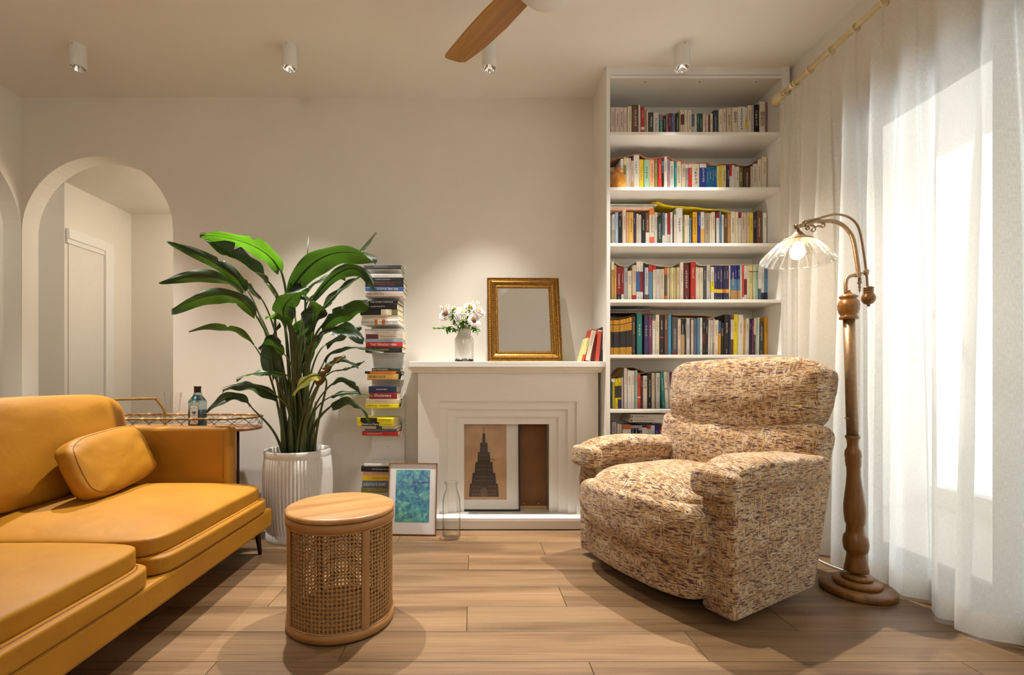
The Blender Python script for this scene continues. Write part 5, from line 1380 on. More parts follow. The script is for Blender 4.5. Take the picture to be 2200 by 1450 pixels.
gp = [(0.058, 0.046), (0.064, 0.041), (0.085, 0.022), (0.112, -0.006), (0.128, -0.025), (0.137, -0.038), (0.139, -0.047), (0.136, -0.049), (0.133, -0.040), (0.122, -0.026), (0.080, 0.018), (0.060, 0.038)]
gs = MB().lathe(gp, SC_, 96, lambda a, i: 1 + 0.025 * (abs(sin(12 * a)) - 0.5), shp, True, False).obj('glass_shade', m, fl_)
m3, nt3, out3 = nt_mat('glass_rib')
t3 = N(nt3, 'BsdfTransparent'); t3.inputs[0].default_value = (0.98, 0.98, 0.97, 1); g3 = N(nt3, 'BsdfGlossy'); g3.inputs['Roughness'].default_value = 0.12; r3 = N(nt3, 'BsdfTranslucent'); r3.inputs[0].default_value = (0.96, 0.96, 0.94, 1)
a3 = N(nt3, 'MixShader'); a3.inputs[0].default_value = 0.25; L(nt3, g3.outputs[0], a3.inputs[1]); L(nt3, r3.outputs[0], a3.inputs[2])
b3 = N(nt3, 'MixShader'); b3.inputs[0].default_value = 0.33; L(nt3, t3.outputs[0], b3.inputs[1]); L(nt3, a3.outputs[0], b3.inputs[2]); L(nt3, b3.outputs[0], out3.inputs[0])
for k in range(24):
    a = 2 * pi * (k + 0.5) / 24
    pts = []
    for r_, z_ in ((0.060, 0.046), (0.074, 0.034), (0.095, 0.012), (0.120, -0.014), (0.134, -0.033), (0.1405, -0.046)):
        pts.append(SC_ + shp(Vector((r_ * cos(a), r_ * sin(a), z_))))
    MB().tube(pts, [0.0012, 0.0018, 0.0025, 0.0032, 0.0036, 0.0030], 6).obj('glass_rib', m3, gs)
M_BULB = mat('lit_bulb', rgb(255, 238, 210), 0.4, emit=((1.0, 0.78, 0.52, 1), LAMP_E))
MB().lathe([(0.0001, -0.036), (0.014, -0.032), (0.025, -0.020), (0.029, -0.004), (0.026, 0.010), (0.017, 0.026), (0.013, 0.04)], SC_, 24, None, shp).obj('bulb', M_BULB, fl_)
MB().lathe([(0.015, 0.038), (0.015, 0.075), (0.0001, 0.076)], SC_, 16, None, shp).obj('bulb_socket', M_BRASS, fl_)
MB().box(lean(Vector((LX - 0.026, LY - 0.004, z_at(898)))), (0.016, 0.006, 0.006), None, 0.001).obj('switch_knob', M_BRASS, fl_)
pts = [(LX + 0.10, LY + 0.09, 0.006), (LX + 0.125, LY + 0.13, 0.02), (LX + 0.13, LY + 0.17, 0.008), (LX + 0.09, LY + 0.30, 0.006), (LX + 0.10, LY + 0.5, 0.006)]
MB().tube(curve(pts), 0.0045, 6).obj('power_cord', mat('white_cable', rgb(225, 222, 214), 0.5), fl_)

# ------------------------------------------------------------------ ceiling fan
fx_, fy_ = 0.302, 1.83
fan = thing('ceiling_fan', (fx_, fy_, CH), 'white ceiling fan with amber wooden blades', 'ceiling fan')
MB().lathe([(0.0001, 2.420), (0.05, 2.428), (0.095, 2.45), (0.13, 2.49), (0.150, 2.535), (0.155, 2.58), (0.145, 2.63), (0.10, 2.69), (0.04, 2.71), (0.02, 2.72)], (fx_, fy_, 0), 48).obj('motor_dome', M_LAMPW, fan)
MB().lathe([(0.016, 2.70), (0.016, 2.78), (0.06, 2.79), (0.065, 2.839)], (fx_, fy_, 0), 24).obj('down_rod', M_LAMPW, fan)
M_BLADE = wood('amber_fan_wood', rgb(136, 92, 36), rgb(172, 122, 54), rgb(192, 142, 70), 0.4, 'X', 0.9, True, 0.03, 3.0)
BL = 0.69
for k in range(3):
    a = radians(125 + 120 * k)
    o = None
    out1 = [(0.10, -0.048), (0.20, -0.060), (0.34, -0.066), (0.48, -0.062), (0.58, -0.052), (0.645, -0.042), (0.668, -0.02), (0.690, 0.035), (0.692, 0.052), (0.682, 0.058), (0.60, 0.062), (0.48, 0.066), (0.34, 0.066), (0.20, 0.058), (0.10, 0.042)]
    mb = MB().prism(out1, -0.005, 0.005, 'XY', 0.002)
    o = mb.obj('fan_blade', M_BLADE, fan, False)
    o.location = (0, 0, 2.565 - CH); o.rotation_euler = Euler((radians(9), 0, a), 'XYZ')
    MB().box((0.12, 0, 0.012), (0.12, 0.05, 0.012), None, 0.003).obj('blade_bracket', M_LAMPW, o, False)
# ------------------------------------------------------------------ potted plant
PX, PY = -1.043, 2.79
m, nt, out = nt_mat('speckled_concrete')
b = N(nt, 'BsdfPrincipled'); L(nt, b.outputs[0], out.inputs[0]); b.inputs['Roughness'].default_value = 0.55
tc = N(nt, 'TexCoord'); n1 = N(nt, 'TexNoise'); n1.inputs['Scale'].default_value = 210; n1.inputs['Detail'].default_value = 4; L(nt, tc.outputs['Object'], n1.inputs['Vector'])
r1 = ramp(nt, n1.outputs[0], [(0.30, rgb(176, 172, 164)), (0.38, rgb(212, 209, 203)), (0.7, rgb(220, 218, 212))]); L(nt, r1.outputs[0], b.inputs['Base Color'])
bp = N(nt, 'Bump'); bp.inputs['Strength'].default_value = 0.15; bp.inputs['Distance'].default_value = 0.003; L(nt, n1.outputs[0], bp.inputs['Height']); L(nt, bp.outputs[0], b.inputs['Normal'])
pt = thing('plant_pot', (PX, PY, 0), 'tall fluted pale grey planter holding the big green plant', 'pot')
fl2 = lambda a, i: 1.0 + (0.034 * (abs(sin(30 * a)) - 0.7) if 4 <= i <= 9 else 0.0)
MB().lathe([(0.15, 0.0), (0.178, 0.0), (0.180, 0.008), (0.178, 0.045), (0.170, 0.052), (0.184, 0.075), (0.194, 0.15), (0.199, 0.28), (0.197, 0.40), (0.190, 0.474), (0.186, 0.478), (0.189, 0.484), (0.190, 0.512), (0.186, 0.518), (0.174, 0.518), (0.171, 0.48), (0.168, 0.40)], (0, 0, 0), 480, fl2).obj('planter', m, pt, False)
MB().lathe([(0.0001, 0.452), (0.10, 0.455), (0.171, 0.45)], (0, 0, 0), 40, None, None, True, False).obj('soil', mat('potting_soil', rgb(52, 38, 26), 0.95, vary=0.4, scale=120, bump=0.8, bscale=120), pt, False)

def leaf_mat(name, dark, light, trans, tcol):
    m, nt, out = nt_mat(name)
    b = N(nt, 'BsdfPrincipled'); b.inputs['Roughness'].default_value = 0.36
    at = N(nt, 'Attribute'); at.attribute_name = 'UVMap'
    sp = N(nt, 'SeparateXYZ'); L(nt, at.outputs['Vector'], sp.inputs[0])
    # veins run obliquely from the midrib
    ab = N(nt, 'Math', operation='SUBTRACT'); L(nt, sp.outputs['Y'], ab.inputs[0]); ab.inputs[1].default_value = 0.5
    aa = N(nt, 'Math', operation='ABSOLUTE'); L(nt, ab.outputs[0], aa.inputs[0])
    ma = N(nt, 'Math', operation='MULTIPLY_ADD'); L(nt, aa.outputs[0], ma.inputs[0]); ma.inputs[1].default_value = -0.35; L(nt, sp.outputs['X'], ma.inputs[2])
    sc_ = N(nt, 'Math', operation='MULTIPLY'); L(nt, ma.outputs[0], sc_.inputs[0]); sc_.inputs[1].default_value = 190.0
    sn = N(nt, 'Math', operation='SINE'); L(nt, sc_.outputs[0], sn.inputs[0])
    tc = N(nt, 'TexCoord'); n1 = N(nt, 'TexNoise'); n1.inputs['Scale'].default_value = 9; n1.inputs['Detail'].default_value = 3; L(nt, tc.outputs['Object'], n1.inputs['Vector'])
    md = N(nt, 'Math', operation='MULTIPLY_ADD'); L(nt, sn.outputs[0], md.inputs[0]); md.inputs[1].default_value = 0.06; L(nt, n1.outputs[0], md.inputs[2])
    r = ramp(nt, md.outputs[0], [(0.35, dark), (0.68, light)]); L(nt, r.outputs[0], b.inputs['Base Color'])
    bp = N(nt, 'Bump'); bp.inputs['Strength'].default_value = 0.25; bp.inputs['Distance'].default_value = 0.002; L(nt, sn.outputs[0], bp.inputs['Height']); L(nt, bp.outputs[0], b.inputs['Normal'])
    t = N(nt, 'BsdfTranslucent'); t.inputs[0].default_value = tcol
    L(nt, bp.outputs[0], t.inputs['Normal'])
    mx = N(nt, 'MixShader'); mx.inputs[0].default_value = trans; L(nt, b.outputs[0], mx.inputs[1]); L(nt, t.outputs[0], mx.inputs[2]); L(nt, mx.outputs[0], out.inputs[0])
    return m
M_LF = leaf_mat('banana_leaf', rgb(20, 36, 14), rgb(44, 68, 28), 0.12, rgb(84, 130, 30))
M_LFB = leaf_mat('lit_banana_leaf', rgb(30, 58, 16), rgb(58, 94, 30), 0.24, rgb(104, 166, 34))  # brighter leaf green: backlight and nearby lamp light put into the colour
M_LFD = leaf_mat('withered_leaf', rgb(64, 58, 24), rgb(140, 96, 48), 0.2, rgb(150, 120, 30))
M_LFY = leaf_mat('yellowing_leaf', rgb(128, 140, 44), rgb(206, 196, 92), 0.3, rgb(200, 190, 60))
M_PETI = mat('leaf_stalk', rgb(70, 80, 38), 0.4, vary=0.25, scale=30, stretch=(1, 1, 0.1))
plant = thing('banana_plant', (PX, PY, 0.45), 'bushy giant white bird of paradise plant with broad arching leaves', 'plant')
LEAVES = [  # start, mid, tip in the picture; distances at start, mid, tip; blade width in pixels; roll; material; stalk curve
 ((602, 578), (545, 525), (430, 500), (2.72, 2.60, 2.50), 44, 0.5, 'B'), ((577, 606), (520, 560), (440, 510), (2.66, 2.58, 2.52), 46, -0.7, ''),
 ((531, 621), (473, 568), (360, 517), (2.74, 2.66, 2.60), 27, 1.0, ''), ((524, 627), (448, 592), (343, 607), (2.82, 2.80, 2.78), 27, 0.9, ''),
 ((549, 675), (481, 630), (369, 664), (2.70, 2.60, 2.52), 36, 0.8, ''), ((545, 740), (491, 706), (405, 712), (2.74, 2.70, 2.66), 19, 0.7, ''),
 ((622, 622), (700, 545), (810, 551), (2.72, 2.66, 2.64), 48, -0.75, ''), ((667, 640), (745, 568), (807, 498), (2.86, 2.88, 2.86), 20, 1.0, ''),
 ((672, 640), (750, 574), (806, 620), (2.80, 2.78, 2.76), 26, -0.8, ''), ((690, 668), (735, 622), (784, 588), (2.84, 2.86, 2.88), 26, 0.7, ''),
 ((690, 702), (742, 662), (793, 643), (2.74, 2.70, 2.66), 40, -0.5, ''), ((676, 728), (728, 702), (781, 728), (2.68, 2.62, 2.58), 44, 0.5, ''),
 ((620, 690), (612, 652), (662, 612), (2.64, 2.56, 2.54), 46, -0.3, ''), ((652, 716), (676, 668), (648, 628), (2.66, 2.60, 2.58), 48, 0.2, ''),
 ((648, 686), (642, 732), (646, 782), (2.84, 2.86, 2.86), 34, 0.1, 'B'), ((668, 700), (664, 742), (658, 786), (2.86, 2.89, 2.89), 26, -0.1, 'B'),
 ((697, 776), (738, 748), (826, 754), (2.68, 2.66, 2.66), 24, 0.5, ''), ((686, 826), (706, 792), (740, 761), (2.62, 2.58, 2.56), 34, 0.3, 'D'),
 ((690, 806), (660, 812), (629, 846), (2.56, 2.50, 2.46), 27, -0.5, 'Y'), ((700, 838), (738, 818), (776, 848), (2.70, 2.68, 2.66), 22, 0.5, ''),
 ((712, 852), (752, 844), (802, 850), (2.80, 2.82, 2.84), 18, 0.6, ''), ((712, 872), (756, 862), (797, 906), (2.68, 2.64, 2.60), 32, -0.6, ''),
 ((606, 802), (560, 800), (507, 812), (2.58, 2.50, 2.44), 28, -0.4, 'B'), ((596, 852), (536, 826), (477, 834), (2.64, 2.58, 2.54), 36, -0.6, ''),
 ((538, 872), (498, 852), (443, 884), (2.62, 2.56, 2.52), 26, -0.7, ''), ((724, 796), (752, 790), (783, 775), (2.88, 2.92, 2.95), 12, 0.3, ''),
 ((592, 812), (582, 752), (598, 690), (2.72, 2.70, 2.70), 36, 0.3, ''), ((622, 694), (598, 684), (570, 680), (2.60, 2.54, 2.50), 26, 0.2, 'B'),
 ((640, 640), (690, 600), (742, 592), (2.90, 2.93, 2.95), 26, 0.6, ''), ((560, 640), (520, 600), (470, 560), (2.86, 2.90, 2.92), 24, 0.8, ''), ((700, 740), (740, 716), (776, 700), (2.88, 2.92, 2.94), 26, 0.4, ''),
 ((610, 760), (580, 740), (556, 748), (2.66, 2.62, 2.60), 30, 0.4, ''), ((700, 800), (730, 776), (770, 790), (2.84, 2.86, 2.86), 26, 0.5, ''), ((600, 660), (630, 626), (640, 590), (2.74, 2.72, 2.72), 34, 0.3, ''),
 ((668, 760), (690, 724), (700, 690), (2.80, 2.80, 2.80), 34, 0.2, ''), ((596, 640), (566, 596), (548, 566), (2.80, 2.82, 2.84), 36, 0.4, ''),
]
rnd = random.Random(11)
def bez(a, b, c, t): return a * (1 - t) ** 2 + b * (2 * t * (1 - t)) + c * t * t
for i, (s, mm, tp_, ds, wpx, roll, kind) in enumerate(LEAVES):
    A, Mi, T = P(s[0], s[1], ds[0]), P(mm[0], mm[1], ds[1]), P(tp_[0], tp_[1], ds[2])
    ctrl = Mi * 2 - (A + T) / 2
    n = 22
    path = [bez(A, ctrl, T, k / n) for k in range(n + 1)]
    W2 = wpx * ds[1] / F * 0.82
    mb = MB()
    ph = rnd.uniform(0, 6)
    tw_ = rnd.uniform(-1.0, 1.0); cuts = [(rnd.uniform(0.25, 0.9), rnd.choice((-1, 1)), rnd.uniform(0.25, 0.7)) for _ in range(rnd.randint(0, 2))]
    foldk = rnd.uniform(0.25, 0.6); sag_ = rnd.uniform(0.0, 0.5)
    def fn(a, c, path=path, W2=W2, ph=ph, roll=roll):
        k = min(int(a * n), n - 1) if a < 1 else n - 1
        p = path[k].lerp(path[k + 1], a * n - k)
        tg = (path[min(k + 1, n)] - path[max(k - 1, 0)]).normalized()
        up = Vector((0, 0, 1)) - tg * tg.z
        if up.length < 0.25: up = Vector((0, -1, 0)) - tg * (-tg.y)
        up.normalize(); sd = tg.cross(up).normalized()
        R_ = Matrix.Rotation(roll + tw_ * (a - 0.35), 3, tg); sd = R_ @ sd; up2 = R_ @ up
        wdt = W2 * 1.62 * (a + 0.01) ** 0.55 * max(0.0, 1.0 - a) ** 0.62
        s_ = (c - 0.5) * 2
        for ca, sg, dp in cuts:          # torn edge
            if s_ * sg > 0: wdt *= 1 - dp * max(0.0, 1 - abs(a - ca) / 0.035) * abs(s_)
        rip = 0.12 * W2 * sin(a * 15 + ph + 2 * s_) * abs(s_) ** 2
        q = p + sd * (s_ * wdt * (1 - 0.25 * foldk)) + up2 * (foldk * abs(s_) ** 1.2 * wdt + rip - 0.10 * W2)
        q.z -= sag_ * W2 * abs(s_) ** 2 * 0.8
        return q
    mb.grid(fn, 60, 8, True, True)
    lf = mb.obj('leaf', {'': M_LF, 'B': M_LFB, 'D': M_LFD, 'Y': M_LFY}[kind], plant)
    MB().tube([p - Vector((0, 0, 0.0)) for p in path], [0.0055 * (1 - 0.8 * k / n) for k in range(n + 1)], 6).obj('midrib', M_PETI, lf)
    # stalk from the crown of the plant to the blade
    a0 = rnd.uniform(0, 6.28); r0 = rnd.uniform(0.02, 0.085)
    base = Vector((PX + r0 * cos(a0) + (A.x - PX) * 0.10, PY + r0 * sin(a0) * 0.8, 0.455))
    tgt = (path[1] - path[0]).normalized()
    c2 = A - tgt * 0.10
    c1 = Vector((base.x + (A.x - base.x) * 0.18, base.y + (A.y - base.y) * 0.2, base.z + (A.z - base.z) * 0.62))
    pts = [base * (1 - t) ** 3 + c1 * 3 * t * (1 - t) ** 2 + c2 * 3 * t * t * (1 - t) + A * t ** 3 for t in [k / 14 for k in range(15)]]
    big = 0.014 if wpx > 30 else 0.009
    MB().tube(pts, [big * (1 - 0.6 * k / 14) for k in range(15)], 7).obj('leaf_stalk', M_PETI, plant)
sp0, sp1 = P(656, 620, 2.84), P(663, 508, 2.84)
MB().tube([Vector((PX + 0.02, PY, 0.455)), sp0 + Vector((0, 0, -0.3)), sp0, sp0.lerp(sp1, 0.5), sp1], [0.010, 0.008, 0.006, 0.005, 0.001], 7).obj('rolled_leaf', M_LF, plant)
for k in range(7):    # short sheaths crowding the crown
    a = k * 0.9; x, y = PX + 0.075 * cos(a), PY + 0.06 * sin(a)
    MB().tube([(x, y, 0.455), (x + 0.012 * cos(a), y, 0.60), (x + 0.03 * cos(a), y + 0.02 * sin(a), 0.80 + 0.05 * (k % 3))], [0.020, 0.015, 0.003], 7).obj('leaf_sheath', M_PETI, plant)
# ------------------------------------------------------------------ rattan drinks trolley
TZ = 0.640
M_RATTAN = mat('rattan_cane', rgb(150, 112, 48), 0.5, vary=0.25, scale=40, bump=0.2)
M_WRAP = mat('rattan_binding', rgb(206, 164, 112), 0.6, vary=0.15, scale=200)
M_TRAYW = wood('tray_wood', rgb(110, 72, 40), rgb(146, 100, 58), rgb(168, 120, 74), 0.4, 'X', 1.0, False, 0.03)
M_IRON = mat('bronze_iron', rgb(66, 44, 24), 0.5, 0.5)
cxa, cxb, cy, hr = -2.16, -1.50, 2.885, 0.185
ct = thing('drinks_trolley', ((cxa + cxb) / 2, cy, 0), 'rattan drinks trolley with a wire gallery rail behind the sofa', 'trolley')
def oval(t, r, z):
    """stadium outline, t from 0 to 1"""
    Ls = cxb - cxa; tot = 2 * Ls + 2 * pi * r; s = t * tot
    if s < Ls: return Vector((cxa + s, cy - r, z))
    s -= Ls
    if s < pi * r: a = -pi / 2 + s / r; return Vector((cxb + r * cos(a), cy + r * sin(a), z))
    s -= pi * r
    if s < Ls: return Vector((cxb - s, cy + r, z))
    s -= Ls; a = pi / 2 + s / r
    return Vector((cxa + r * cos(a), cy + r * sin(a), z))
n = 96
poly = [oval(k / n, hr, 0) for k in range(n)]
MB().prism([(p.x, p.y) for p in poly], TZ - 0.016, TZ, 'XY', 0.004).obj('tray_board', M_TRAYW, ct)
MB().prism([(p.x, p.y) for p in poly], 0.186, 0.20, 'XY', 0.004).obj('lower_board', M_TRAYW, ct)
MB().tube([oval(k / n, hr - 0.003, TZ + 0.062) for k in range(n)], 0.0068, 8, False, True).obj('gallery_rail', M_RATTAN, ct)
waves = 26
for ph in (0, pi):
    MB().tube([oval(k / 520, hr - 0.003, TZ + 0.033 + 0.026 * sin(2 * pi * waves / 2 * k / 520 + ph)) for k in range(520)], 0.0016, 5, False, True).obj('gallery_wire', M_IRON, ct)
for k in range(waves):
    c = oval((k + 0.5) / waves, hr - 0.003, TZ + 0.062); c2 = oval((k + 0.5) / waves + 0.008, hr - 0.003, TZ + 0.062)
    MB().tube([c, c.lerp(c2, 0.5), c2], 0.0085, 8).obj('rattan_wrap', M_WRAP, ct)
for x, y in ((cxb + 0.10, cy - 0.10), (cxb - 0.06, cy + 0.12), (cxa - 0.10, cy - 0.10), (cxa - 0.10, cy + 0.12)):
    MB().tube([(x, y, 0.0), (x, y, TZ - 0.014)], 0.0085, 8).obj('leg', M_IRON, ct)
hd = [(-2.02, cy + hr - 0.012, TZ), (-2.02, cy + hr - 0.012, TZ + 0.08), (-2.045, cy + hr - 0.02, TZ + 0.135), (-2.065, cy + hr - 0.03, TZ + 0.163), (-2.09, cy + hr - 0.035, TZ + 0.168), (-2.40, cy + hr - 0.05, TZ + 0.160)]
MB().tube(curve(hd, 6), 0.0082, 8).obj('push_handle', M_RATTAN, ct)

# gin bottle
BZ = TZ + 0.0005
bx, by = (424.5 - U0) * 2.85 / F, 2.85
bt = thing('gin_bottle', (bx, by, BZ), 'pale blue square glass bottle with cream label and black cap', 'bottle')
bt.rotation_euler = (0, 0, radians(-4))
m, nt, out = nt_mat('aqua_bottle_glass')
t_ = N(nt, 'BsdfTransparent'); t_.inputs[0].default_value = rgb(226, 240, 240); g_ = N(nt, 'BsdfGlossy'); g_.inputs['Roughness'].default_value = 0.05
d_ = N(nt, 'BsdfTranslucent'); d_.inputs[0].default_value = rgb(176, 214, 214)
m0 = N(nt, 'MixShader'); m0.inputs[0].default_value = 0.25; L(nt, t_.outputs[0], m0.inputs[1]); L(nt, d_.outputs[0], m0.inputs[2])
lw = N(nt, 'LayerWeight'); lw.inputs['Blend'].default_value = 0.4
m1 = N(nt, 'MixShader'); L(nt, lw.outputs['Fresnel'], m1.inputs[0]); L(nt, m0.outputs[0], m1.inputs[1]); L(nt, g_.outputs[0], m1.inputs[2]); L(nt, m1.outputs[0], out.inputs[0])
def sq(hw, hd, z, c=0.010):
    return [(-hw + c, -hd, z), (hw - c, -hd, z), (hw, -hd + c, z), (hw, hd - c, z), (hw - c, hd, z), (-hw + c, hd, z), (-hw, hd - c, z), (-hw, -hd + c, z)]
def stack(mb, rings, caps=True):
    vs = [p for r_ in rings for p in r_]; k = 8; fs = []
    for i in range(len(rings) - 1):
        for j in range(k): fs.append((i * k + j, i * k + (j + 1) % k, (i + 1) * k + (j + 1) % k, (i + 1) * k + j))
    if caps: fs += [tuple(range(k))[::-1], tuple((len(rings) - 1) * k + j for j in range(k))]
    return mb.add(vs, fs, False)
stack(MB(), [sq(0.043, 0.030, 0.0), sq(0.0455, 0.032, 0.003), sq(0.0455, 0.032, 0.145), sq(0.047, 0.033, 0.152), sq(0.044, 0.031, 0.162), sq(0.032, 0.024, 0.182), sq(0.0205, 0.019, 0.196, 0.007), sq(0.0185, 0.0185, 0.212, 0.0075)]).obj('bottle_glass', m, bt, False)
stack(MB(), [sq(0.0425, 0.029, 0.012), sq(0.0425, 0.029, 0.108)]).obj('liquid', mat('blue_gin', rgb(64, 128, 142), 0.1, vary=0.02), bt, False)
stack(MB(), [sq(0.0425, 0.029, 0.002), sq(0.0425, 0.029, 0.011)]).obj('blue_glass_foot', mat('deep_blue_glass', rgb(10, 60, 104), 0.1), bt, False)
MB().lathe([(0.0195, 0.212), (0.0195, 0.244), (0.021, 0.246), (0.021, 0.251), (0.0001, 0.251)], (0, 0, 0), 28).obj('cap', mat('black_cap', rgb(40, 26, 22), 0.35), bt, False)
lb = [(-0.027, 0.018), (0.027, 0.018), (0.027, 0.125)] + [(0.027 * cos(a), 0.125 + 0.012 * sin(a)) for a in [pi * k / 8 for k in range(1, 8)]] + [(-0.027, 0.125)]
MB().prism(lb, -0.0332, -0.0324, 'XZ').obj('label_border', mat('label_border_ink', rgb(70, 74, 70), 0.6), bt, False)
lb2 = [(x * 0.9, 0.021 + (z - 0.018) * 0.965) for x, z in lb]
lbo = MB().prism(lb2, -0.0337, -0.0333, 'XZ').obj('label', mat('cream_label', rgb(214, 204, 188), 0.6), bt, False)
def arc_text(body, cz, r, h_, rise):
    n_ = len(body)
    for i, c in enumerate(body):
        f = (i - (n_ - 1) / 2) / n_
        x = f * 0.044
        z = cz - rise * (2 * f) ** 2
        text_h('label_lettering', c, INK['black'], x - 0.0023, x + 0.0023, z, z + h_, -0.0341, lbo)
arc_text('BOMBAY', 0.116, 1, 0.007, 0.005); arc_text('SAPPHIRE', 0.070, 1, 0.006, -0.003)
md = MB(); md.lathe([(0.0001, 0.0), (0.0135, 0.0), (0.0135, 0.0005)], (0, 0, 0), 24, lambda a, i: 1 + 0.08 * cos(10 * a))
o = md.obj('label_medallion', mat('blue_grey_ink', rgb(84, 104, 116), 0.6, vary=0.3, scale=300), lbo, False); o.rotation_euler = (radians(90), 0, 0); o.location = (0, -0.0338, 0.096)
for z, w_ in ((0.060, 0.018), (0.054, 0.022), (0.046, 0.020), (0.036, 0.024), (0.028, 0.022)):
    MB().bb(-w_, w_, -0.0341, -0.0337, z, z + 0.0012).obj('label_rule', INK['grey'], lbo, False)
# cut crystal goblet
gx, gy = (371.5 - U0) * 2.87 / F, 2.87
o = MB().lathe([(0.034, 0.0), (0.035, 0.003), (0.016, 0.006), (0.006, 0.012), (0.0055, 0.04), (0.009, 0.052), (0.0055, 0.062), (0.010, 0.075), (0.028, 0.084), (0.034, 0.095), (0.038, 0.13), (0.048, 0.212), (0.0465, 0.212), (0.036, 0.13), (0.031, 0.096), (0.0001, 0.086)], (0, 0, 0), 72, lambda a, i: 1 + (0.02 * cos(24 * a) if 8 <= i <= 10 else 0)).obj('crystal_goblet', thin_glass('crystal', (0.99, 0.99, 0.99, 1), 0.03, 0.03, 0.45, 0.8))
o.location = (gx, gy, BZ); tag(o, 'cut crystal goblet standing on the trolley beside the blue bottle', 'glass')
# ------------------------------------------------------------------ sheer curtain and rod
CXm = 1.852
m, nt, out = nt_mat('sheer_linen')
at = N(nt, 'Attribute'); at.attribute_name = 'UVMap'
def th2(sx, sy, sc=1.0):
    mp = N(nt, 'Mapping'); mp.inputs['Scale'].default_value = (sx, sy, 1); L(nt, at.outputs['Vector'], mp.inputs[0])
    n = N(nt, 'TexNoise'); n.noise_dimensions = '2D'; n.inputs['Scale'].default_value = sc; n.inputs['Detail'].default_value = 3; L(nt, mp.outputs[0], n.inputs['Vector']); return n.outputs[0]
wv = N(nt, 'Math', operation='ADD'); L(nt, th2(60, 900), wv.inputs[0]); L(nt, th2(900, 50), wv.inputs[1])
mr = N(nt, 'MapRange'); mr.inputs[1].default_value = 0.75; mr.inputs[2].default_value = 1.25; mr.inputs[3].default_value = 0.30; mr.inputs[4].default_value = 0.14; L(nt, wv.outputs[0], mr.inputs[0])
d = N(nt, 'BsdfDiffuse'); d.inputs[0].default_value = rgb(248, 245, 238); t = N(nt, 'BsdfTranslucent'); t.inputs[0].default_value = rgb(244, 241, 234); tr = N(nt, 'BsdfTransparent')
m1 = N(nt, 'MixShader'); m1.inputs[0].default_value = 0.68; L(nt, d.outputs[0], m1.inputs[1]); L(nt, t.outputs[0], m1.inputs[2])
m2 = N(nt, 'MixShader'); L(nt, mr.outputs[0], m2.inputs[0]); L(nt, m1.outputs[0], m2.inputs[1]); L(nt, tr.outputs[0], m2.inputs[2]); L(nt, m2.outputs[0], out.inputs[0])
M_SHEER = m
RZ, R0, R1_ = 2.632, 2.77, -1.7
M_ROD = mat('cream_enamel', rgb(226, 206, 158), 0.32, vary=0.05)
rod = thing('curtain_rod', (CXm, 0.5, RZ), 'cream curtain rod with fluted finial along the window wall', 'curtain rod')
MB().tube([(CXm, R0, RZ), (CXm, R1_, RZ)], 0.0135, 12).obj('rod_bar', M_ROD, rod)
fin = MB().lathe([(0.014, 0.0), (0.020, 0.004), (0.015, 0.012), (0.018, 0.020), (0.029, 0.040), (0.034, 0.056), (0.032, 0.070), (0.022, 0.076), (0.0001, 0.078)], (0, 0, 0), 48, lambda a, i: 1 + (0.07 * cos(14 * a) if 3 <= i <= 6 else 0)).obj('finial', M_ROD, rod, False)
fin.rotation_euler = (radians(-90), 0, 0); fin.location = (0, R0 - 0.5, 0)
for y in (2.69, 1.0, -1.5):
    MB().tube([(CXm, y, RZ), (RW, y, RZ + 0.004)], 0.008, 8).tube([(RW - 0.008, y, RZ + 0.004), (RW, y, RZ + 0.004)], 0.025, 14).tube([(CXm, y - 0.012, RZ), (CXm, y + 0.012, RZ)], 0.0185, 14).obj('rod_bracket', M_ROD, rod)
cu = thing('sheer_curtain', (CXm, 0.5, 0), 'white sheer linen curtain hanging in deep folds over the window', 'curtain')
rings = [2.745, 2.66, 2.55, 2.40, 2.245, 2.09]
y = 1.93
while y > -1.6: rings.append(y); y -= 0.17
rr = random.Random(4)
for y in rings:
    pts = [(CXm + 0.020 * cos(a), y + 0.002 * sin(3 * a), RZ - 0.004 + 0.020 * sin(a)) for a in [2 * pi * k / 18 for k in range(18)]]
    MB().tube(pts, 0.0036, 6, False, True).obj('curtain_ring', M_ROD, rod)
    MB().tube([(CXm, y, RZ - 0.024), (CXm, y, RZ - 0.036)], 0.0022, 5).obj('ring_eyelet', M_ROD, rod)
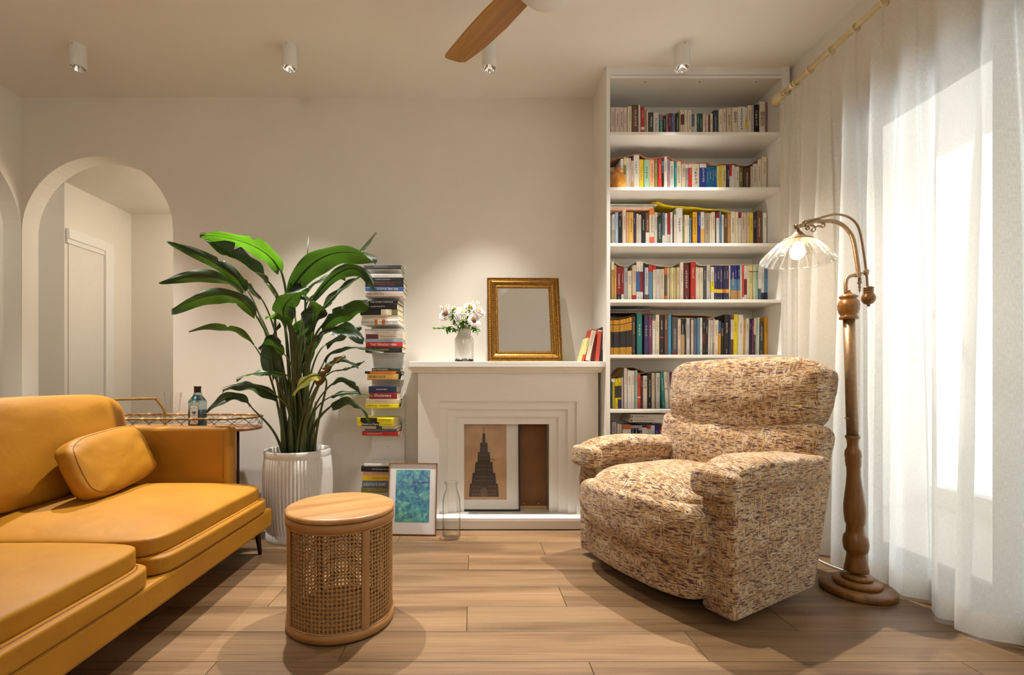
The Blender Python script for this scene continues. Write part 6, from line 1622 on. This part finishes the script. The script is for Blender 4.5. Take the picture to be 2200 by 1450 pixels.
# fold profile: each fold between two rings, deeper and softer towards the floor
ys = sorted(rings, reverse=True)
ys = [2.79] + ys
def fold(y, z):
    k = 0
    while k < len(ys) - 2 and y < ys[k + 1]: k += 1
    a, b = ys[k], ys[k + 1]; f = min(1, max(0, (a - y) / (a - b)))
    h = 1 - z / RZ                          # 0 at the rod, 1 at the floor
    span = a - b
    amp = (0.012 + 0.040 * min(1, h * 3.0)) * min(1.0, span / 0.15) * (0.75 + 0.5 * ((k * 37) % 11) / 11.0)
    g = f + 0.10 * sin(2 * pi * f) * min(1, h * 3)
    x = amp * sin(2 * pi * g + 0.6 * ((k * 13) % 5) * h)
    x += 0.012 * sin(y * 9.0 + 2.0 * h) * h + 0.010 * noise.noise(Vector((y * 3.0, z * 0.8, 1.0)))
    x -= 0.010 * math.exp(-((a - y) / 0.012) ** 2) * (1 - h)
    return x
NY, NZ = 900, 24
zt = RZ - 0.032
def cloth(a, c, z0, z1, off):
    y = 2.79 + (-1.62 - 2.79) * a
    z = z0 + (z1 - z0) * c
    drop = 0.0
    x = CXm + fold(y, z) + off
    # the lamp's foot keeps the cloth back
    dx, dy = x - LX, y - LY
    rr_ = sqrt(dx * dx + dy * dy)
    if rr_ < 0.155 and z < 0.8:
        x += (0.155 - rr_) * min(1.0, (0.8 - z) / 0.5)
    return Vector((x, y, z))
mb = MB(); mb.grid(lambda a, c: cloth(a, c, 0.012, zt, 0.0), NY, NZ, True, False)
arc = [0.0]
for i in range(NY):
    p, q = mb.v[i * (NZ + 1)], mb.v[(i + 1) * (NZ + 1)]; arc.append(arc[-1] + sqrt((p[0] - q[0]) ** 2 + (p[1] - q[1]) ** 2))
for i in range(NY + 1):
    for j in range(NZ + 1): mb.uv[i * (NZ + 1) + j] = (arc[i], mb.v[i * (NZ + 1) + j][2])
mb.obj('curtain_cloth', M_SHEER, cu)
for nm, z0, z1 in (('hem', 0.011, 0.105), ('heading_tape', zt - 0.075, zt)):
    mh = MB(); mh.grid(lambda a, c: cloth(a, c, z0, z1, 0.002), NY, 4, True, False)
    for i in range(NY + 1):
        for j in range(5): mh.uv[i * 5 + j] = (arc[i] + 3, mh.v[i * 5 + j][2])
    mh.obj(nm, M_SHEER, cu)
